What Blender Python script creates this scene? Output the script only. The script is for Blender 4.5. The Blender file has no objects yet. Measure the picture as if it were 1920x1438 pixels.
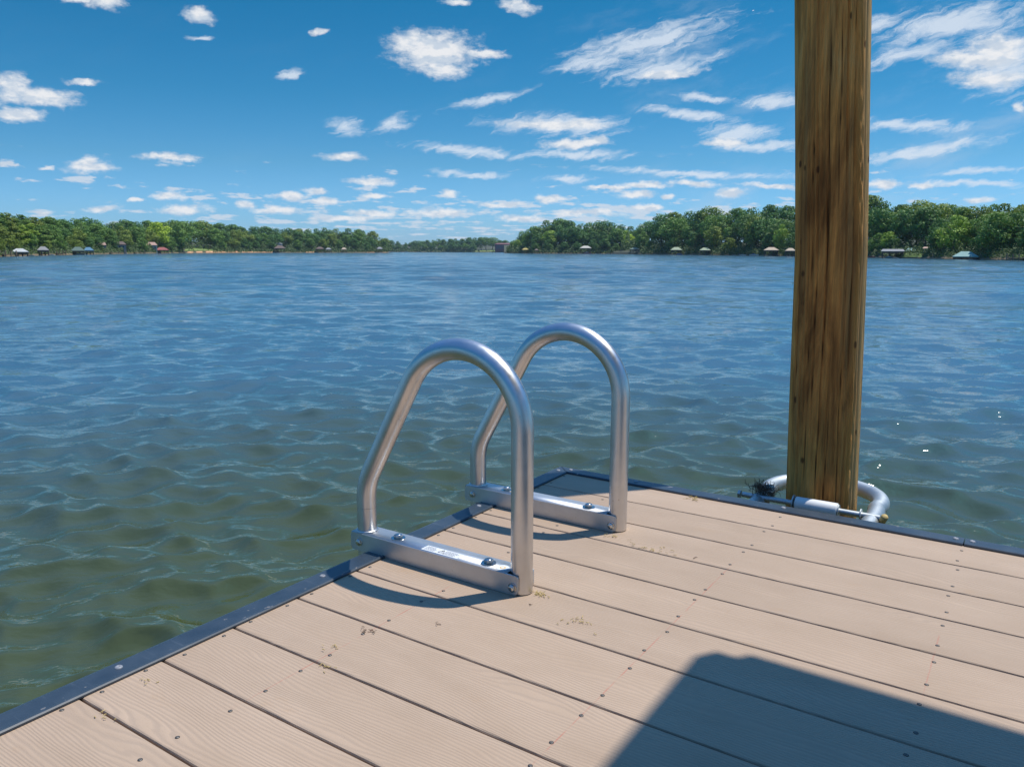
import bpy, bmesh, math, random
import numpy as np
from mathutils import Vector, Matrix
random.seed(7)
sc = bpy.context.scene
COL = sc.collection
PI = math.pi
WATER_Z = -0.60

# ------------------------------------------------------------------ camera
F, PITCH, ROLL, YAW = 1467.0, 0.1672, 0.003, 2.1608       # focal in px of a 1920 px wide frame
CAM = Vector((1.117, -1.959, 0.650))
fw = Vector((math.cos(YAW)*math.cos(PITCH), math.sin(YAW)*math.cos(PITCH), -math.sin(PITCH)))
rt = fw.cross(Vector((0, 0, 1))).normalized()
up = rt.cross(fw)
rt, up = (math.cos(ROLL)*rt+math.sin(ROLL)*up), (-math.sin(ROLL)*rt+math.cos(ROLL)*up)
cam = bpy.data.cameras.new('camera')
cam_o = bpy.data.objects.new('camera', cam)
COL.objects.link(cam_o)
cam_o.matrix_world = Matrix(((rt.x, up.x, -fw.x, CAM.x), (rt.y, up.y, -fw.y, CAM.y), (rt.z, up.z, -fw.z, CAM.z), (0, 0, 0, 1)))
cam.sensor_width = 36
cam.lens = 36*F/1920
cam.clip_start = 0.05
cam.clip_end = 20000
sc.camera = cam_o


def ray(x, y):
    return (fw+rt*((x-960)/F)-up*((y-719)/F)).normalized()


def bearing(x):
    d = ray(x, 471)
    return math.atan2(d.y, d.x)


def far_pt(x, dist, z=WATER_Z):
    a = bearing(x)
    return Vector((CAM.x+dist*math.cos(a), CAM.y+dist*math.sin(a), z))


def horizon_y(x):
    return 471.4+(x-960)*0.003


# ------------------------------------------------------------------ materials
def new_mat(name):
    m = bpy.data.materials.new(name)
    m.use_nodes = True
    nt = m.node_tree
    b = nt.nodes['Principled BSDF']
    return m, nt, b


class G:
    """small helper for writing node graphs"""
    def __init__(s, nt): s.nt = nt

    def n(s, typ, **kw):
        nd = s.nt.nodes.new(typ)
        for k, v in kw.items(): setattr(nd, k, v)
        return nd

    def put(s, sock, v):
        if isinstance(v, bpy.types.NodeSocket): s.nt.links.new(v, sock)
        elif v is not None: sock.default_value = v

    def math(s, op, a, b=None, c=None, clamp=False):
        nd = s.n('ShaderNodeMath', operation=op, use_clamp=clamp)
        for i, v in enumerate((a, b, c)):
            if v is not None: s.put(nd.inputs[i], v)
        return nd.outputs[0]

    def vmath(s, op, a, b=None, scale=None):
        nd = s.n('ShaderNodeVectorMath', operation=op)
        s.put(nd.inputs[0], a)
        if b is not None: s.put(nd.inputs[1], b)
        if scale is not None: s.put(nd.inputs['Scale'], scale)
        return nd.outputs['Value'] if op in ('LENGTH', 'DOT_PRODUCT') else nd.outputs[0]

    def noise(s, vec, scale=1, detail=3, rough=.5, out='Fac', dist=0):
        nd = s.n('ShaderNodeTexNoise')
        s.put(nd.inputs['Vector'], vec)
        nd.inputs['Scale'].default_value = scale
        nd.inputs['Detail'].default_value = detail
        nd.inputs['Roughness'].default_value = rough
        nd.inputs['Distortion'].default_value = dist
        return nd.outputs[out]

    def mul(s, vec, v): return s.vmath('MULTIPLY', vec, v)

    def ramp(s, fac, stops, interp='LINEAR'):
        nd = s.n('ShaderNodeValToRGB')
        nd.color_ramp.interpolation = interp
        els = nd.color_ramp.elements
        while len(els) < len(stops): els.new(.5)
        for e, (p, c) in zip(els, stops):
            e.position = p
            e.color = (*c, 1) if not isinstance(c, (int, float)) else (c, c, c, 1)
        s.put(nd.inputs[0], fac)
        return nd.outputs[0]

    def smooth(s, v, lo, hi, a=0., b=1.):
        nd = s.n('ShaderNodeMapRange', interpolation_type='SMOOTHSTEP')
        for i, x in enumerate((v, lo, hi, a, b)): s.put(nd.inputs[i], x)
        return nd.outputs[0]

    def mix(s, fac, a, b, blend='MIX'):
        nd = s.n('ShaderNodeMix', data_type='RGBA', blend_type=blend)
        s.put(nd.inputs[0], fac)
        s.put(nd.inputs[6], (*a, 1) if isinstance(a, tuple) else a)
        s.put(nd.inputs[7], (*b, 1) if isinstance(b, tuple) else b)
        return nd.outputs[2]

    def bump(s, h, strength=.3, dist=.01, normal=None):
        nd = s.n('ShaderNodeBump')
        nd.inputs['Strength'].default_value = strength
        nd.inputs['Distance'].default_value = dist
        s.put(nd.inputs['Height'], h)
        if normal is not None: s.put(nd.inputs['Normal'], normal)
        return nd.outputs[0]

    def obj(s): return s.n('ShaderNodeTexCoord').outputs['Object']
    def sep(s, v):
        nd = s.n('ShaderNodeSeparateXYZ'); s.put(nd.inputs[0], v); return nd.outputs
    def comb(s, x, y, z=0.):
        nd = s.n('ShaderNodeCombineXYZ')
        for i, v in enumerate((x, y, z)): s.put(nd.inputs[i], v)
        return nd.outputs[0]


M = {}


def simple(name, col, rough=.6, metal=0., var=.12, scale=8, bumpd=0.):
    m, nt, b = new_mat(name)
    g = G(nt)
    o = g.obj()
    n = g.noise(o, scale, 4, .6)
    dark = tuple(c*(1-var) for c in col); light = tuple(min(1, c*(1+var)) for c in col)
    nt.links.new(g.ramp(n, [(.3, dark), (.7, light)]), b.inputs['Base Color'])
    b.inputs['Roughness'].default_value = rough
    b.inputs['Metallic'].default_value = metal
    if bumpd: nt.links.new(g.bump(n, .5, bumpd), b.inputs['Normal'])
    M[name] = m
    return m


# composite decking
def mat_deck():
    m, nt, b = new_mat('composite_decking')
    g = G(nt)
    geo = g.n('ShaderNodeTexCoord').outputs['Object']
    rnd = g.n('ShaderNodeObjectInfo').outputs['Random']
    x, y, z = g.sep(geo)
    xs = g.math('MULTIPLY_ADD', rnd, 37.0, x)
    warp = g.noise(g.comb(g.math('MULTIPLY', xs, 2.1), g.math('MULTIPLY', y, 9.0), 0.), 1., 2, .4)
    wob = g.noise(g.comb(g.math('MULTIPLY', xs, 14.), g.math('MULTIPLY', y, 60.), 0.), 1., 2, .5)
    ph = g.math('MULTIPLY_ADD', y, 960., g.math('MULTIPLY', warp, 105.))
    ph = g.math('MULTIPLY_ADD', wob, 7.0, ph)
    gr = g.math('SINE', ph)
    fine = g.noise(g.comb(g.math('MULTIPLY', xs, 90.), g.math('MULTIPLY', y, 900.), 0.), 1., 3, .6)
    speck = g.noise(g.comb(g.math('MULTIPLY', xs, 500.), g.math('MULTIPLY', y, 500.), 0.), 1., 2, .6)
    h = g.math('MULTIPLY_ADD', fine, .7, g.math('MULTIPLY', gr, .5))
    h = g.math('MULTIPLY_ADD', speck, .45, h)
    patch = g.noise(g.comb(g.math('MULTIPLY', xs, 4.), g.math('MULTIPLY', y, 9.), 0.), 1., 4, .6)
    base = g.ramp(patch, [(.25, (.358, .258, .178)), (.75, (.446, .327, .232))])
    hs = g.n('ShaderNodeHueSaturation')
    g.put(hs.inputs['Value'], g.math('MULTIPLY_ADD', rnd, .16, .88))
    g.put(hs.inputs['Color'], base)
    col = g.mix(g.math('MULTIPLY', g.smooth(gr, -.95, .1, 1., 0.), g.smooth(patch, .3, .7, .10, .30)), hs.outputs[0], (.26, .20, .155))
    col = g.mix(g.smooth(speck, .62, .75, 0., .22), col, (.20, .15, .12))
    # yellow pollen stains and grime
    st = g.noise(g.comb(g.math('MULTIPLY', x, 7.), g.math('MULTIPLY', y, 12.), 3.), 1., 6, .7)
    col = g.mix(g.smooth(st, .60, .74, 0., .28), col, (.36, .22, .11))
    st2 = g.noise(g.comb(g.math('MULTIPLY', x, 5.), g.math('MULTIPLY', y, 16.), 9.), 1., 6, .75)
    col = g.mix(g.smooth(st2, .62, .78, 0., .35), col, (.17, .12, .09))
    # snapped chalk lines over the joists
    for u0, v0, v1 in ((.208, -1.35, -.55), (.633, -1.35, -.35), (1.03, -.76, -.43)):
        d = g.math('ABSOLUTE', g.math('SUBTRACT', x, u0))
        k = g.smooth(d, .0006, .0016, 1., 0.)
        k = g.math('MULTIPLY', k, g.smooth(y, v0, v0+.12))
        k = g.math('MULTIPLY', k, g.smooth(y, v1-.12, v1, 1., 0.))
        br = g.noise(g.comb(g.math('MULTIPLY', x, 60.), g.math('MULTIPLY', y, 14.), 5.), 1., 4, .7)
        k = g.math('MULTIPLY', k, g.smooth(br, .38, .62, .0, .48))
        col = g.mix(k, col, (.42, .09, .06))
    nt.links.new(col, b.inputs['Base Color'])
    b.inputs['Roughness'].default_value = .72
    b.inputs['Specular IOR Level'].default_value = .35
    nt.links.new(g.bump(h, .6, .0009), b.inputs['Normal'])
    M['deck'] = m


mat_deck()


def mat_metal(name, col, r0, r1, stain=(.35, .27, .18), brushed=False):
    m, nt, b = new_mat(name)
    g = G(nt)
    o = g.obj()
    n = g.noise(o, 9, 6, .65)
    f = g.noise(g.mul(o, (60, 60, 60) if not brushed else (25, 400, 400)), 1, 4, .6)
    c = g.ramp(n, [(.3, tuple(x*.82 for x in col)), (.65, col)])
    sp = g.noise(o, 130, 3, .6)
    sp2 = g.noise(o, 6, 3, .6)
    c = g.mix(g.math('MULTIPLY', g.smooth(sp, .64, .74, 0., .6), g.smooth(sp2, .42, .62)), c, stain)
    nt.links.new(c, b.inputs['Base Color'])
    b.inputs['Metallic'].default_value = 1
    nt.links.new(g.math('MULTIPLY_ADD', f, r1-r0, r0), b.inputs['Roughness'])
    nt.links.new(g.bump(f, .12, .0008), b.inputs['Normal'])
    M[name] = m


mat_metal('aluminium', (.66, .645, .63), .25, .44)
mat_metal('milled_aluminium', (.60, .61, .62), .40, .56, brushed=True)
mat_metal('stainless', (.62, .60, .57), .12, .3)
mat_metal('galvanised', (.50, .53, .53), .42, .66, stain=(.45, .36, .22))
simple('gap_black', (.03, .026, .022), .8)
simple('trim_screw', (.22, .23, .25), .5)
simple('screw_head', (.13, .12, .11), .5, .6, .3, 300)
simple('dark_frame', (.05, .04, .035), .8)
simple('float_plastic', (.02, .02, .022), .5)
simple('roller_white', (.72, .72, .69), .4, var=.06)
simple('sticker_white', (.62, .64, .64), .85, var=.03)
simple('sticker_ink', (.05, .06, .08), .8)
simple('sticker_grey', (.20, .23, .28), .8)
simple('sticker_amber', (.62, .40, .12), .5)
simple('straw', (.46, .34, .13), .8, var=.3, scale=60)
simple('husk', (.07, .035, .02), .8, var=.4, scale=80)
simple('fibre', (.13, .08, .05), .9, var=.5, scale=80)
simple('roof_shingle', (.10, .09, .08), .9)
simple('timber_post', (.22, .15, .09), .85)


def mat_trim():
    m, nt, b = new_mat('vinyl_trim')
    g = G(nt)
    o = g.obj()
    n = g.noise(g.mul(o, (12, 12, 12)), 1, 5, .65)
    s = g.noise(g.mul(o, (40, 40, 40)), 1, 4, .6)
    c = g.ramp(n, [(.3, (.022, .034, .047)), (.7, (.038, .055, .074))])
    c = g.mix(g.smooth(s, .66, .72, 0., .6), c, (.36, .32, .28))
    s2 = g.noise(g.mul(o, (8, 90, 90)), 1, 4, .6)
    c = g.mix(g.smooth(s2, .6, .8, 0., .3), c, (.15, .17, .2))
    nt.links.new(c, b.inputs['Base Color'])
    nt.links.new(g.math('MULTIPLY_ADD', n, .25, .25), b.inputs['Roughness'])
    b.inputs['Specular IOR Level'].default_value = .6
    nt.links.new(g.bump(s, .15, .001), b.inputs['Normal'])
    M['trim'] = m


mat_trim()


def mat_pile():
    m, nt, b = new_mat('weathered_pile')
    g = G(nt)
    o = g.obj()
    at = g.n('ShaderNodeAttribute', attribute_name='ridge').outputs['Fac']
    ck = g.n('ShaderNodeAttribute', attribute_name='crack').outputs['Fac']
    big = g.noise(g.mul(o, (11, 11, 2.0)), 1, 5, .65, dist=.8)
    st = g.noise(g.mul(o, (38, 38, 2.6)), 1, 6, .65, dist=.5)
    fine = g.noise(g.mul(o, (260, 260, 7)), 1, 4, .65)
    c = g.ramp(big, [(.30, (.25, .115, .038)), (.43, (.60, .290, .090)), (.56, (.88, .46, .14)), (.74, (.86, .56, .23))])
    c = g.mix(g.smooth(st, .34, .56, .48, 0.), c, (.17, .085, .030))
    c = g.mix(g.smooth(st, .58, .76, 0., .55), c, (.64, .38, .15))
    gn = g.noise(g.mul(o, (14, 14, .9)), 1, 5, .6)
    c = g.mix(g.smooth(gn, .5, .75, 0., .45), c, (.33, .27, .14))
    c = g.mix(g.smooth(fine, .35, .65, .28, 0.), c, (.12, .066, .03))
    # split sapwood ridge: silvery outside, raw orange where it peels
    rn = g.noise(g.mul(o, (45, 45, 9)), 1, 5, .7)
    c = g.mix(g.math('MULTIPLY', at, g.smooth(rn, .30, .58, 0., .85)), c, (.50, .27, .08))
    rs = g.n('ShaderNodeAttribute', attribute_name='silver').outputs['Fac']
    c = g.mix(g.math('MULTIPLY', rs, .6), c, (.52, .46, .27))  # silvery wood, paled further to put sun-side brightness into the colour
    c = g.mix(1., c, (1.04, .87, .70), 'MULTIPLY')
    c = g.mix(ck, c, (.012, .008, .005))
    # knots and nail stains
    vo = g.n('ShaderNodeTexVoronoi')
    g.put(vo.inputs['Vector'], g.mul(o, (16, 16, 9)))
    vo.inputs['Scale'].default_value = 1
    c = g.mix(g.smooth(vo.outputs['Distance'], .06, .13, .75, 0.), c, (.05, .02, .012))
    nt.links.new(c, b.inputs['Base Color'])
    b.inputs['Roughness'].default_value = .78
    b.inputs['Specular IOR Level'].default_value = .12
    h = g.math('MULTIPLY_ADD', fine, .5, st)
    h = g.math('MULTIPLY_ADD', g.math('MULTIPLY', rn, at), 1.6, h)
    nt.links.new(g.bump(h, .8, .006), b.inputs['Normal'])
    M['pile'] = m


mat_pile()


def mat_water():
    m, nt, b = new_mat('lake_water')
    g = G(nt)
    o = g.obj()
    cd = g.n('ShaderNodeCameraData') if False else None
    # wind ripples, elongated across the wind
    ang = YAW
    mp = g.n('ShaderNodeMapping')
    mp.inputs['Rotation'].default_value = (0, 0, -ang)
    g.put(mp.inputs['Vector'], o)
    r = mp.outputs[0]
    w = g.noise(g.mul(r, (.5, .5, .5)), 1, 2, .5, 'Color')
    rw = g.vmath('ADD', r, g.vmath('SCALE', w, scale=.5))
    n1 = g.noise(g.mul(rw, (3.0, 1.3, 1)), 1, 3, .55)
    n2 = g.noise(g.mul(rw, (11., 5.5, 1)), 1, 3, .6)
    n3 = g.noise(g.mul(rw, (.9, .45, 1)), 1, 2, .5)
    n4 = g.noise(g.mul(rw, (26., 15., 1)), 1, 2, .6)
    far = g.n('ShaderNodeAttribute', attribute_name='far').outputs['Fac']
    n1 = g.math('SUBTRACT', n1, .5)
    h = g.math('MULTIPLY', n1, g.math('MULTIPLY_ADD', far, .10, .014))
    h = g.math('MULTIPLY_ADD', n2, g.math('MULTIPLY_ADD', far, .022, .0060), h)
    h = g.math('MULTIPLY_ADD', n3, g.math('MULTIPLY', far, .20), h)
    h = g.math('MULTIPLY_ADD', n4, .0024, h)
    gust = g.noise(g.mul(r, (.10, .03, 1)), 1, 4, .6)
    h = g.math('MULTIPLY', h, g.smooth(gust, .36, .64, .60, 1.35))
    bp = g.n('ShaderNodeBump')
    bp.inputs['Strength'].default_value = 1
    bp.inputs['Distance'].default_value = 1
    g.put(bp.inputs['Height'], h)
    nt.links.new(bp.outputs[0], b.inputs['Normal'])
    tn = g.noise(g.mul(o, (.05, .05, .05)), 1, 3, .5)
    near_col = g.ramp(tn, [(.35, (.042, .054, .012)), (.65, (.052, .064, .016))])
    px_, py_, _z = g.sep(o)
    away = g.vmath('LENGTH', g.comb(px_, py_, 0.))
    g.put(b.inputs['Base Color'], g.mix(g.smooth(away, 1.2, 7.5), near_col, (.050, .112, .148)))  # distance blue stands in for sky reflection, put into the base colour
    nt.links.new(g.math('MULTIPLY_ADD', far, .07, .03), b.inputs['Roughness'])
    b.inputs['IOR'].default_value = 1.6
    M['water'] = m


mat_water()


def mat_leaf(name, c0, c1, c2):
    m, nt, b = new_mat(name)
    g = G(nt)
    o = g.obj()
    oi = g.n('ShaderNodeObjectInfo')
    n = g.noise(g.vmath('ADD', g.mul(o, (5, 5, 5)), g.comb(oi.outputs['Random'], oi.outputs['Random'], 0.)), 1, 3, .6)
    c = g.ramp(n, [(.3, c0), (.5, c1), (.72, c2)])
    c = g.mix(1., c, oi.outputs['Color'], 'MULTIPLY')
    nt.links.new(c, b.inputs['Base Color'])
    b.inputs['Roughness'].default_value = .6
    b.inputs['Specular IOR Level'].default_value = .25
    tr = g.n('ShaderNodeBsdfTranslucent')
    g.put(tr.inputs['Color'], g.mix(1., c, (.9, 1., .5), 'MULTIPLY'))
    ms = g.n('ShaderNodeMixShader')
    ms.inputs[0].default_value = .22
    nt.links.new(b.outputs[0], ms.inputs[1]); nt.links.new(tr.outputs[0], ms.inputs[2])
    nt.links.new(ms.outputs[0], nt.nodes['Material Output'].inputs['Surface'])
    M[name] = m


mat_leaf('broadleaf', (.095, .170, .036), (.165, .260, .055), (.26, .35, .080))
mat_leaf('needles', (.090, .160, .032), (.150, .225, .045), (.20, .28, .060))
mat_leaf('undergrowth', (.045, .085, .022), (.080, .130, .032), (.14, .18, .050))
simple('bark', (.16, .13, .10), .9)
simple('forest_floor', (.055, .060, .028), .95, var=.4, scale=.2)
simple('lawn', (.16, .22, .045), .95, var=.25, scale=.15)
simple('clay', (.50, .27, .13), .95, var=.25, scale=.4)
simple('clay_dark', (.17, .12, .06), .95, var=.3, scale=.4)


# ------------------------------------------------------------------ mesh helpers
def tag(o, label=None, cat=None, group=None, kind=None):
    if label: assert len(label.split()) <= 16, label
    if label: o['label'] = label
    if cat: o['category'] = cat
    if group: o['group'] = group
    if kind: o['kind'] = kind
    return o


def empty(name, loc=(0, 0, 0), **kw):
    o = bpy.data.objects.new(name, None)
    o.location = loc
    o.empty_display_size = .1
    COL.objects.link(o)
    return tag(o, **kw)


class MB:
    def __init__(s): s.v = []; s.f = []; s.m = []; s.sm = []

    def add(s, verts, faces, mi=0, smooth=False):
        b = len(s.v)
        s.v += [tuple(v) for v in verts]
        for f in faces:
            s.f.append([b+i for i in f]); s.m.append(mi); s.sm.append(smooth)

    def bm(s, b, mi=0, smooth=False):
        b.verts.index_update()
        s.add([v.co for v in b.verts], [[v.index for v in f.verts] for f in b.faces], mi, smooth)
        b.free()

    def box(s, lo, hi, bev=0., mi=0, seg=2):
        b = bmesh.new()
        bmesh.ops.create_cube(b, size=1)
        lo, hi = Vector(lo), Vector(hi)
        for v in b.verts:
            v.co = Vector([lo[i]+(v.co[i]+.5)*(hi[i]-lo[i]) for i in range(3)])
        if bev: bmesh.ops.bevel(b, geom=list(b.edges), offset=bev, segments=seg, affect='EDGES')
        s.bm(b, mi, bool(bev))

    def tube(s, pts, rad, n=16, mi=0, cap=True, smooth=True):
        pts = [Vector(p) for p in pts]
        rad = rad if isinstance(rad, (list, tuple)) else [rad]*len(pts)
        t0 = (pts[1]-pts[0]).normalized()
        ref = Vector((0, 0, 1)) if abs(t0.z) < .9 else Vector((0, 1, 0))
        a = t0.cross(ref).normalized()
        vs, fs = [], []
        for i, p in enumerate(pts):
            t = (pts[min(i+1, len(pts)-1)]-pts[max(i-1, 0)]).normalized()
            a = (a-t*a.dot(t)).normalized()
            c = t.cross(a)
            for k in range(n):
                w = 2*PI*k/n
                vs.append(p+(a*math.cos(w)+c*math.sin(w))*rad[i])
        for i in range(len(pts)-1):
            for k in range(n):
                fs.append([i*n+k, i*n+(k+1) % n, (i+1)*n+(k+1) % n, (i+1)*n+k])
        s.add(vs, fs, mi, smooth)
        if cap:
            L = (len(pts)-1)*n
            s.add([vs[k] for k in range(n)], [list(range(n))[::-1]], mi)
            s.add([vs[L+k] for k in range(n)], [list(range(n))], mi)

    def lathe(s, c, axis, prof, n=20, mi=0, smooth=True):
        """prof = [(radius, height)] along axis"""
        c, z = Vector(c), Vector(axis).normalized()
        x = z.orthogonal().normalized(); y = z.cross(x)
        vs, fs = [], []
        for r, h in prof:
            for k in range(n):
                w = 2*PI*k/n
                vs.append(c+z*h+(x*math.cos(w)+y*math.sin(w))*max(r, 1e-5))
        for i in range(len(prof)-1):
            for k in range(n):
                fs.append([i*n+k, i*n+(k+1) % n, (i+1)*n+(k+1) % n, (i+1)*n+k])
        s.add(vs, fs, mi, smooth)

    def prism(s, prof, f0, f1, mi=0, bev=0.):
        """prof: list of (a,b); f0/f1 map (a,b) to 3d at each end"""
        n = len(prof)
        vs = [f0(*p) for p in prof]+[f1(*p) for p in prof]
        fs = [[i, (i+1) % n, n+(i+1) % n, n+i] for i in range(n)]+[list(range(n))[::-1], list(range(n, 2*n))]
        b = bmesh.new()
        bv = [b.verts.new(v) for v in vs]
        for f in fs: b.faces.new([bv[i] for i in f])
        bmesh.ops.recalc_face_normals(b, faces=b.faces)
        if bev: bmesh.ops.bevel(b, geom=list(b.edges), offset=bev, segments=2, affect='EDGES')
        s.bm(b, mi, False)

    def build(s, name, mats, parent=None, fix=False, **kw):
        me = bpy.data.meshes.new(name)
        me.from_pydata(s.v, [], s.f)
        for m in (mats if isinstance(mats, (list, tuple)) else [mats]): me.materials.append(m)
        me.polygons.foreach_set('material_index', s.m)
        me.polygons.foreach_set('use_smooth', s.sm)
        me.update()
        if fix:
            b = bmesh.new(); b.from_mesh(me)
            bmesh.ops.remove_doubles(b, verts=b.verts, dist=1e-5)
            bmesh.ops.recalc_face_normals(b, faces=b.faces); b.to_mesh(me); b.free()
        o = bpy.data.objects.new(name, me)
        COL.objects.link(o)
        if parent: o.parent = parent
        return tag(o, **kw)


def mesh_np(name, verts, faces, mat, smooth=True):
    me = bpy.data.meshes.new(name)
    n = len(faces); k = faces.shape[1]
    me.vertices.add(len(verts)); me.vertices.foreach_set('co', verts.astype(np.float32).ravel())
    me.loops.add(n*k); me.loops.foreach_set('vertex_index', faces.astype(np.int32).ravel())
    me.polygons.add(n); me.polygons.foreach_set('loop_start', np.arange(0, n*k, k, dtype=np.int32))
    me.polygons.foreach_set('use_smooth', np.full(n, smooth))
    me.materials.append(mat)
    me.update(calc_edges=True)
    me.validate()
    return me


# ------------------------------------------------------------------ sun and sky
SUN = Vector((.24, .35, 1)).normalized()
sun = bpy.data.lights.new('sun', 'SUN')
sun.energy = 5.0
sun.angle = math.radians(.53)
sun.color = (1., .95, .88)
so = bpy.data.objects.new('sun', sun)
so.rotation_mode = 'QUATERNION'
so.rotation_quaternion = SUN.to_track_quat('Z', 'Y')
COL.objects.link(so)

world = bpy.data.worlds.new('World')
sc.world = world
world.use_nodes = True
wn = world.node_tree
g = G(wn)
bg = wn.nodes['Background']
sky = g.n('ShaderNodeTexSky', sky_type='NISHITA', sun_disc=False)
sky.sun_elevation = math.asin(SUN.z)
sky.sun_rotation = math.atan2(SUN.x, SUN.y)
sky.altitude = 200
sky.air_density = 1.0
sky.dust_density = .6
sky.ozone_density = 2.5
hs = g.n('ShaderNodeHueSaturation')
hs.inputs['Saturation'].default_value = 1.22
hs.inputs['Value'].default_value = .95
g.put(hs.inputs['Color'], sky.outputs[0])
SKY_STRENGTH = .11
dirv = g.n('ShaderNodeTexCoord').outputs['Generated']
dx, dy, dz = g.sep(dirv)
D2R = 180/PI
a0 = YAW
# azimuth in degrees to the right of the bearing a0, elevation in degrees
cx_, sx_ = math.cos(a0), math.sin(a0)
fx = g.math('ADD', g.math('MULTIPLY', dx, cx_), g.math('MULTIPLY', dy, sx_))
rx = g.math('SUBTRACT', g.math('MULTIPLY', dx, sx_), g.math('MULTIPLY', dy, cx_))
az = g.math('MULTIPLY', g.math('ARCTAN2', rx, fx), D2R)
el = g.math('MULTIPLY', g.math('ARCSINE', dz), D2R)
P = g.comb(az, el, 0.)


def azel(x, y):
    d = ray(x, y)
    return (math.degrees(math.atan2(d.x*sx_-d.y*cx_, d.x*cx_+d.y*sx_)), math.degrees(math.asin(d.z)))


def field(blobs, vec):
    out = None
    for (x, y, a, b, rot) in blobs:
        c = azel(x, y)
        r = math.radians(rot)
        e = azel(x+a*math.cos(r), y+a*math.sin(r))
        f = azel(x+b*math.sin(r), y-b*math.cos(r))
        sa = math.hypot(e[0]-c[0], e[1]-c[1]); sb = math.hypot(f[0]-c[0], f[1]-c[1])
        th = math.atan2(e[1]-c[1], e[0]-c[0])
        mp = g.n('ShaderNodeMapping', vector_type='TEXTURE')
        mp.inputs['Location'].default_value = (c[0], c[1], 0)
        mp.inputs['Rotation'].default_value = (0, 0, th)
        mp.inputs['Scale'].default_value = (sa, sb, 1)
        if out is not None:      # tiny dependence on the last blob keeps the shader evaluating them one after another
            vm = g.n('ShaderNodeVectorMath', operation='MULTIPLY_ADD')
            g.put(vm.inputs[0], out); vm.inputs[1].default_value = (1e-7, 1e-7, 1e-7); g.put(vm.inputs[2], vec)
            g.put(mp.inputs['Vector'], vm.outputs[0])
        else:
            g.put(mp.inputs['Vector'], vec)
        L = g.vmath('LENGTH', mp.outputs[0])
        out = L if out is None else g.math('MINIMUM', out, L)
    return g.math('SUBTRACT', 1., out)


cumulus = [(75, 182, 88, 20, 3), (25, 158, 38, 22, 0), (35, 215, 55, 16, 0), (-60, 190, 80, 30, 0),
           (815, 98, 92, 44, 0), (780, 82, 60, 30, 0), (905, 98, 50, 10, 6), (830, 130, 55, 22, 0),
           (172, 314, 52, 15, 0), (170, 303, 22, 12, 0), (312, 296, 62, 9, 2), (644, 295, 52, 10, 0), (697, 341, 50, 9, 0), (155, 153, 42, 6, 0),
           (318, 367, 36, 10, 0), (190, 389, 48, 8, 0), (345, 393, 50, 12, 0), (540, 368, 42, 9, 0), (592, 358, 26, 9, 0), (610, 378, 32, 8, 0),
           (455, 382, 25, 8, 0), (520, 396, 60, 9, 0), (78, 399, 30, 7, 0), (88, 312, 24, 5, 0), (255, 375, 18, 5, 0), (16, 308, 16, 5, 0),
           (1075, 270, 75, 11, -2), (1115, 264, 34, 13, 0), (1045, 234, 120, 12, 0), (1250, 140, 70, 10, -6), (1830, 112, 105, 24, 2), (1870, 90, 70, 30, 0), (1850, 150, 80, 18, 0),
           (840, 363, 18, 9, 0), (1370, 364, 38, 11, 0), (1300, 345, 55, 8, 2), (1210, 348, 60, 8, 0), (1360, 268, 38, 12, 0), (940, 383, 52, 8, 0),
           (705, 366, 32, 6, 0), (1030, 372, 36, 9, 0), (1190, 366, 40, 9, 0), (1150, 352, 60, 5, 0), (1215, 390, 34, 7, 0), (1250, 369, 16, 7, 0),
           (195, 6, 48, 16, 3), (150, 0, 60, 8, 0), (375, 30, 34, 16, 10), (600, 60, 22, 8, -6), (970, 14, 44, 14, 8), (846, 5, 30, 8, 0), (1660, 345, 45, 12, 0), (1730, 350, 30, 8, 0),
           (1835, 375, 32, 8, 0), (1915, 200, 20, 14, 0), (1450, 350, 70, 7, 3), (700, 400, 60, 9, 0), (830, 398, 70, 10, 0), (1100, 400, 70, 9, 0), (980, 410, 60, 8, 0), (640, 412, 60, 7, 0), (1420, 20, 1, 1, 0)]
wispy = [(1215, 80, 185, 34, -14), (1240, 128, 130, 24, -10), (1120, 122, 95, 16, -6), (1045, 234, 145, 24, 0), (880, 284, 125, 13, 5), (1080, 290, 130, 12, 0),
         (650, 238, 36, 18, 0), (735, 234, 46, 16, -22), (1790, 45, 170, 38, -8), (1890, 120, 80, 70, 0), (1700, 100, 120, 20, -14), (1700, 236, 130, 16, 2), (1740, 282, 170, 14, -10),
         (1450, 190, 60, 16, -4), (1385, 250, 80, 22, 0), (1420, 275, 110, 13, 0), (1290, 325, 220, 9, 2), (1830, 322, 100, 8, -4), (885, 328, 80, 8, 3), (1060, 335, 60, 9, 0), (1290, 215, 110, 12, 5),
         (915, 190, 90, 12, -14), (1640, 50, 90, 18, -10), (1810, 345, 130, 8, 0), (380, 70, 30, 6, 0), (545, 140, 30, 10, 0), (1330, 185, 60, 9, 5)]
d1 = g.noise(g.mul(P, (.55, .9, 1)), 1, 5, .6, 'Color')
off = g.vmath('SCALE', g.vmath('SUBTRACT', d1, (.5, .5, .5)), scale=2.0)
off = g.mul(off, (1., .42, 0.))
Pw = g.vmath('ADD', P, off)
Fc = field(cumulus, Pw)
nz = g.noise(g.mul(P, (1.15, 2.1, 1)), 1, 7, .62)
alpha_c = g.math('MULTIPLY', g.smooth(g.math('MULTIPLY_ADD', g.math('SUBTRACT', nz, .5), 1.45, Fc), -.16, .74), .96)
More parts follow.
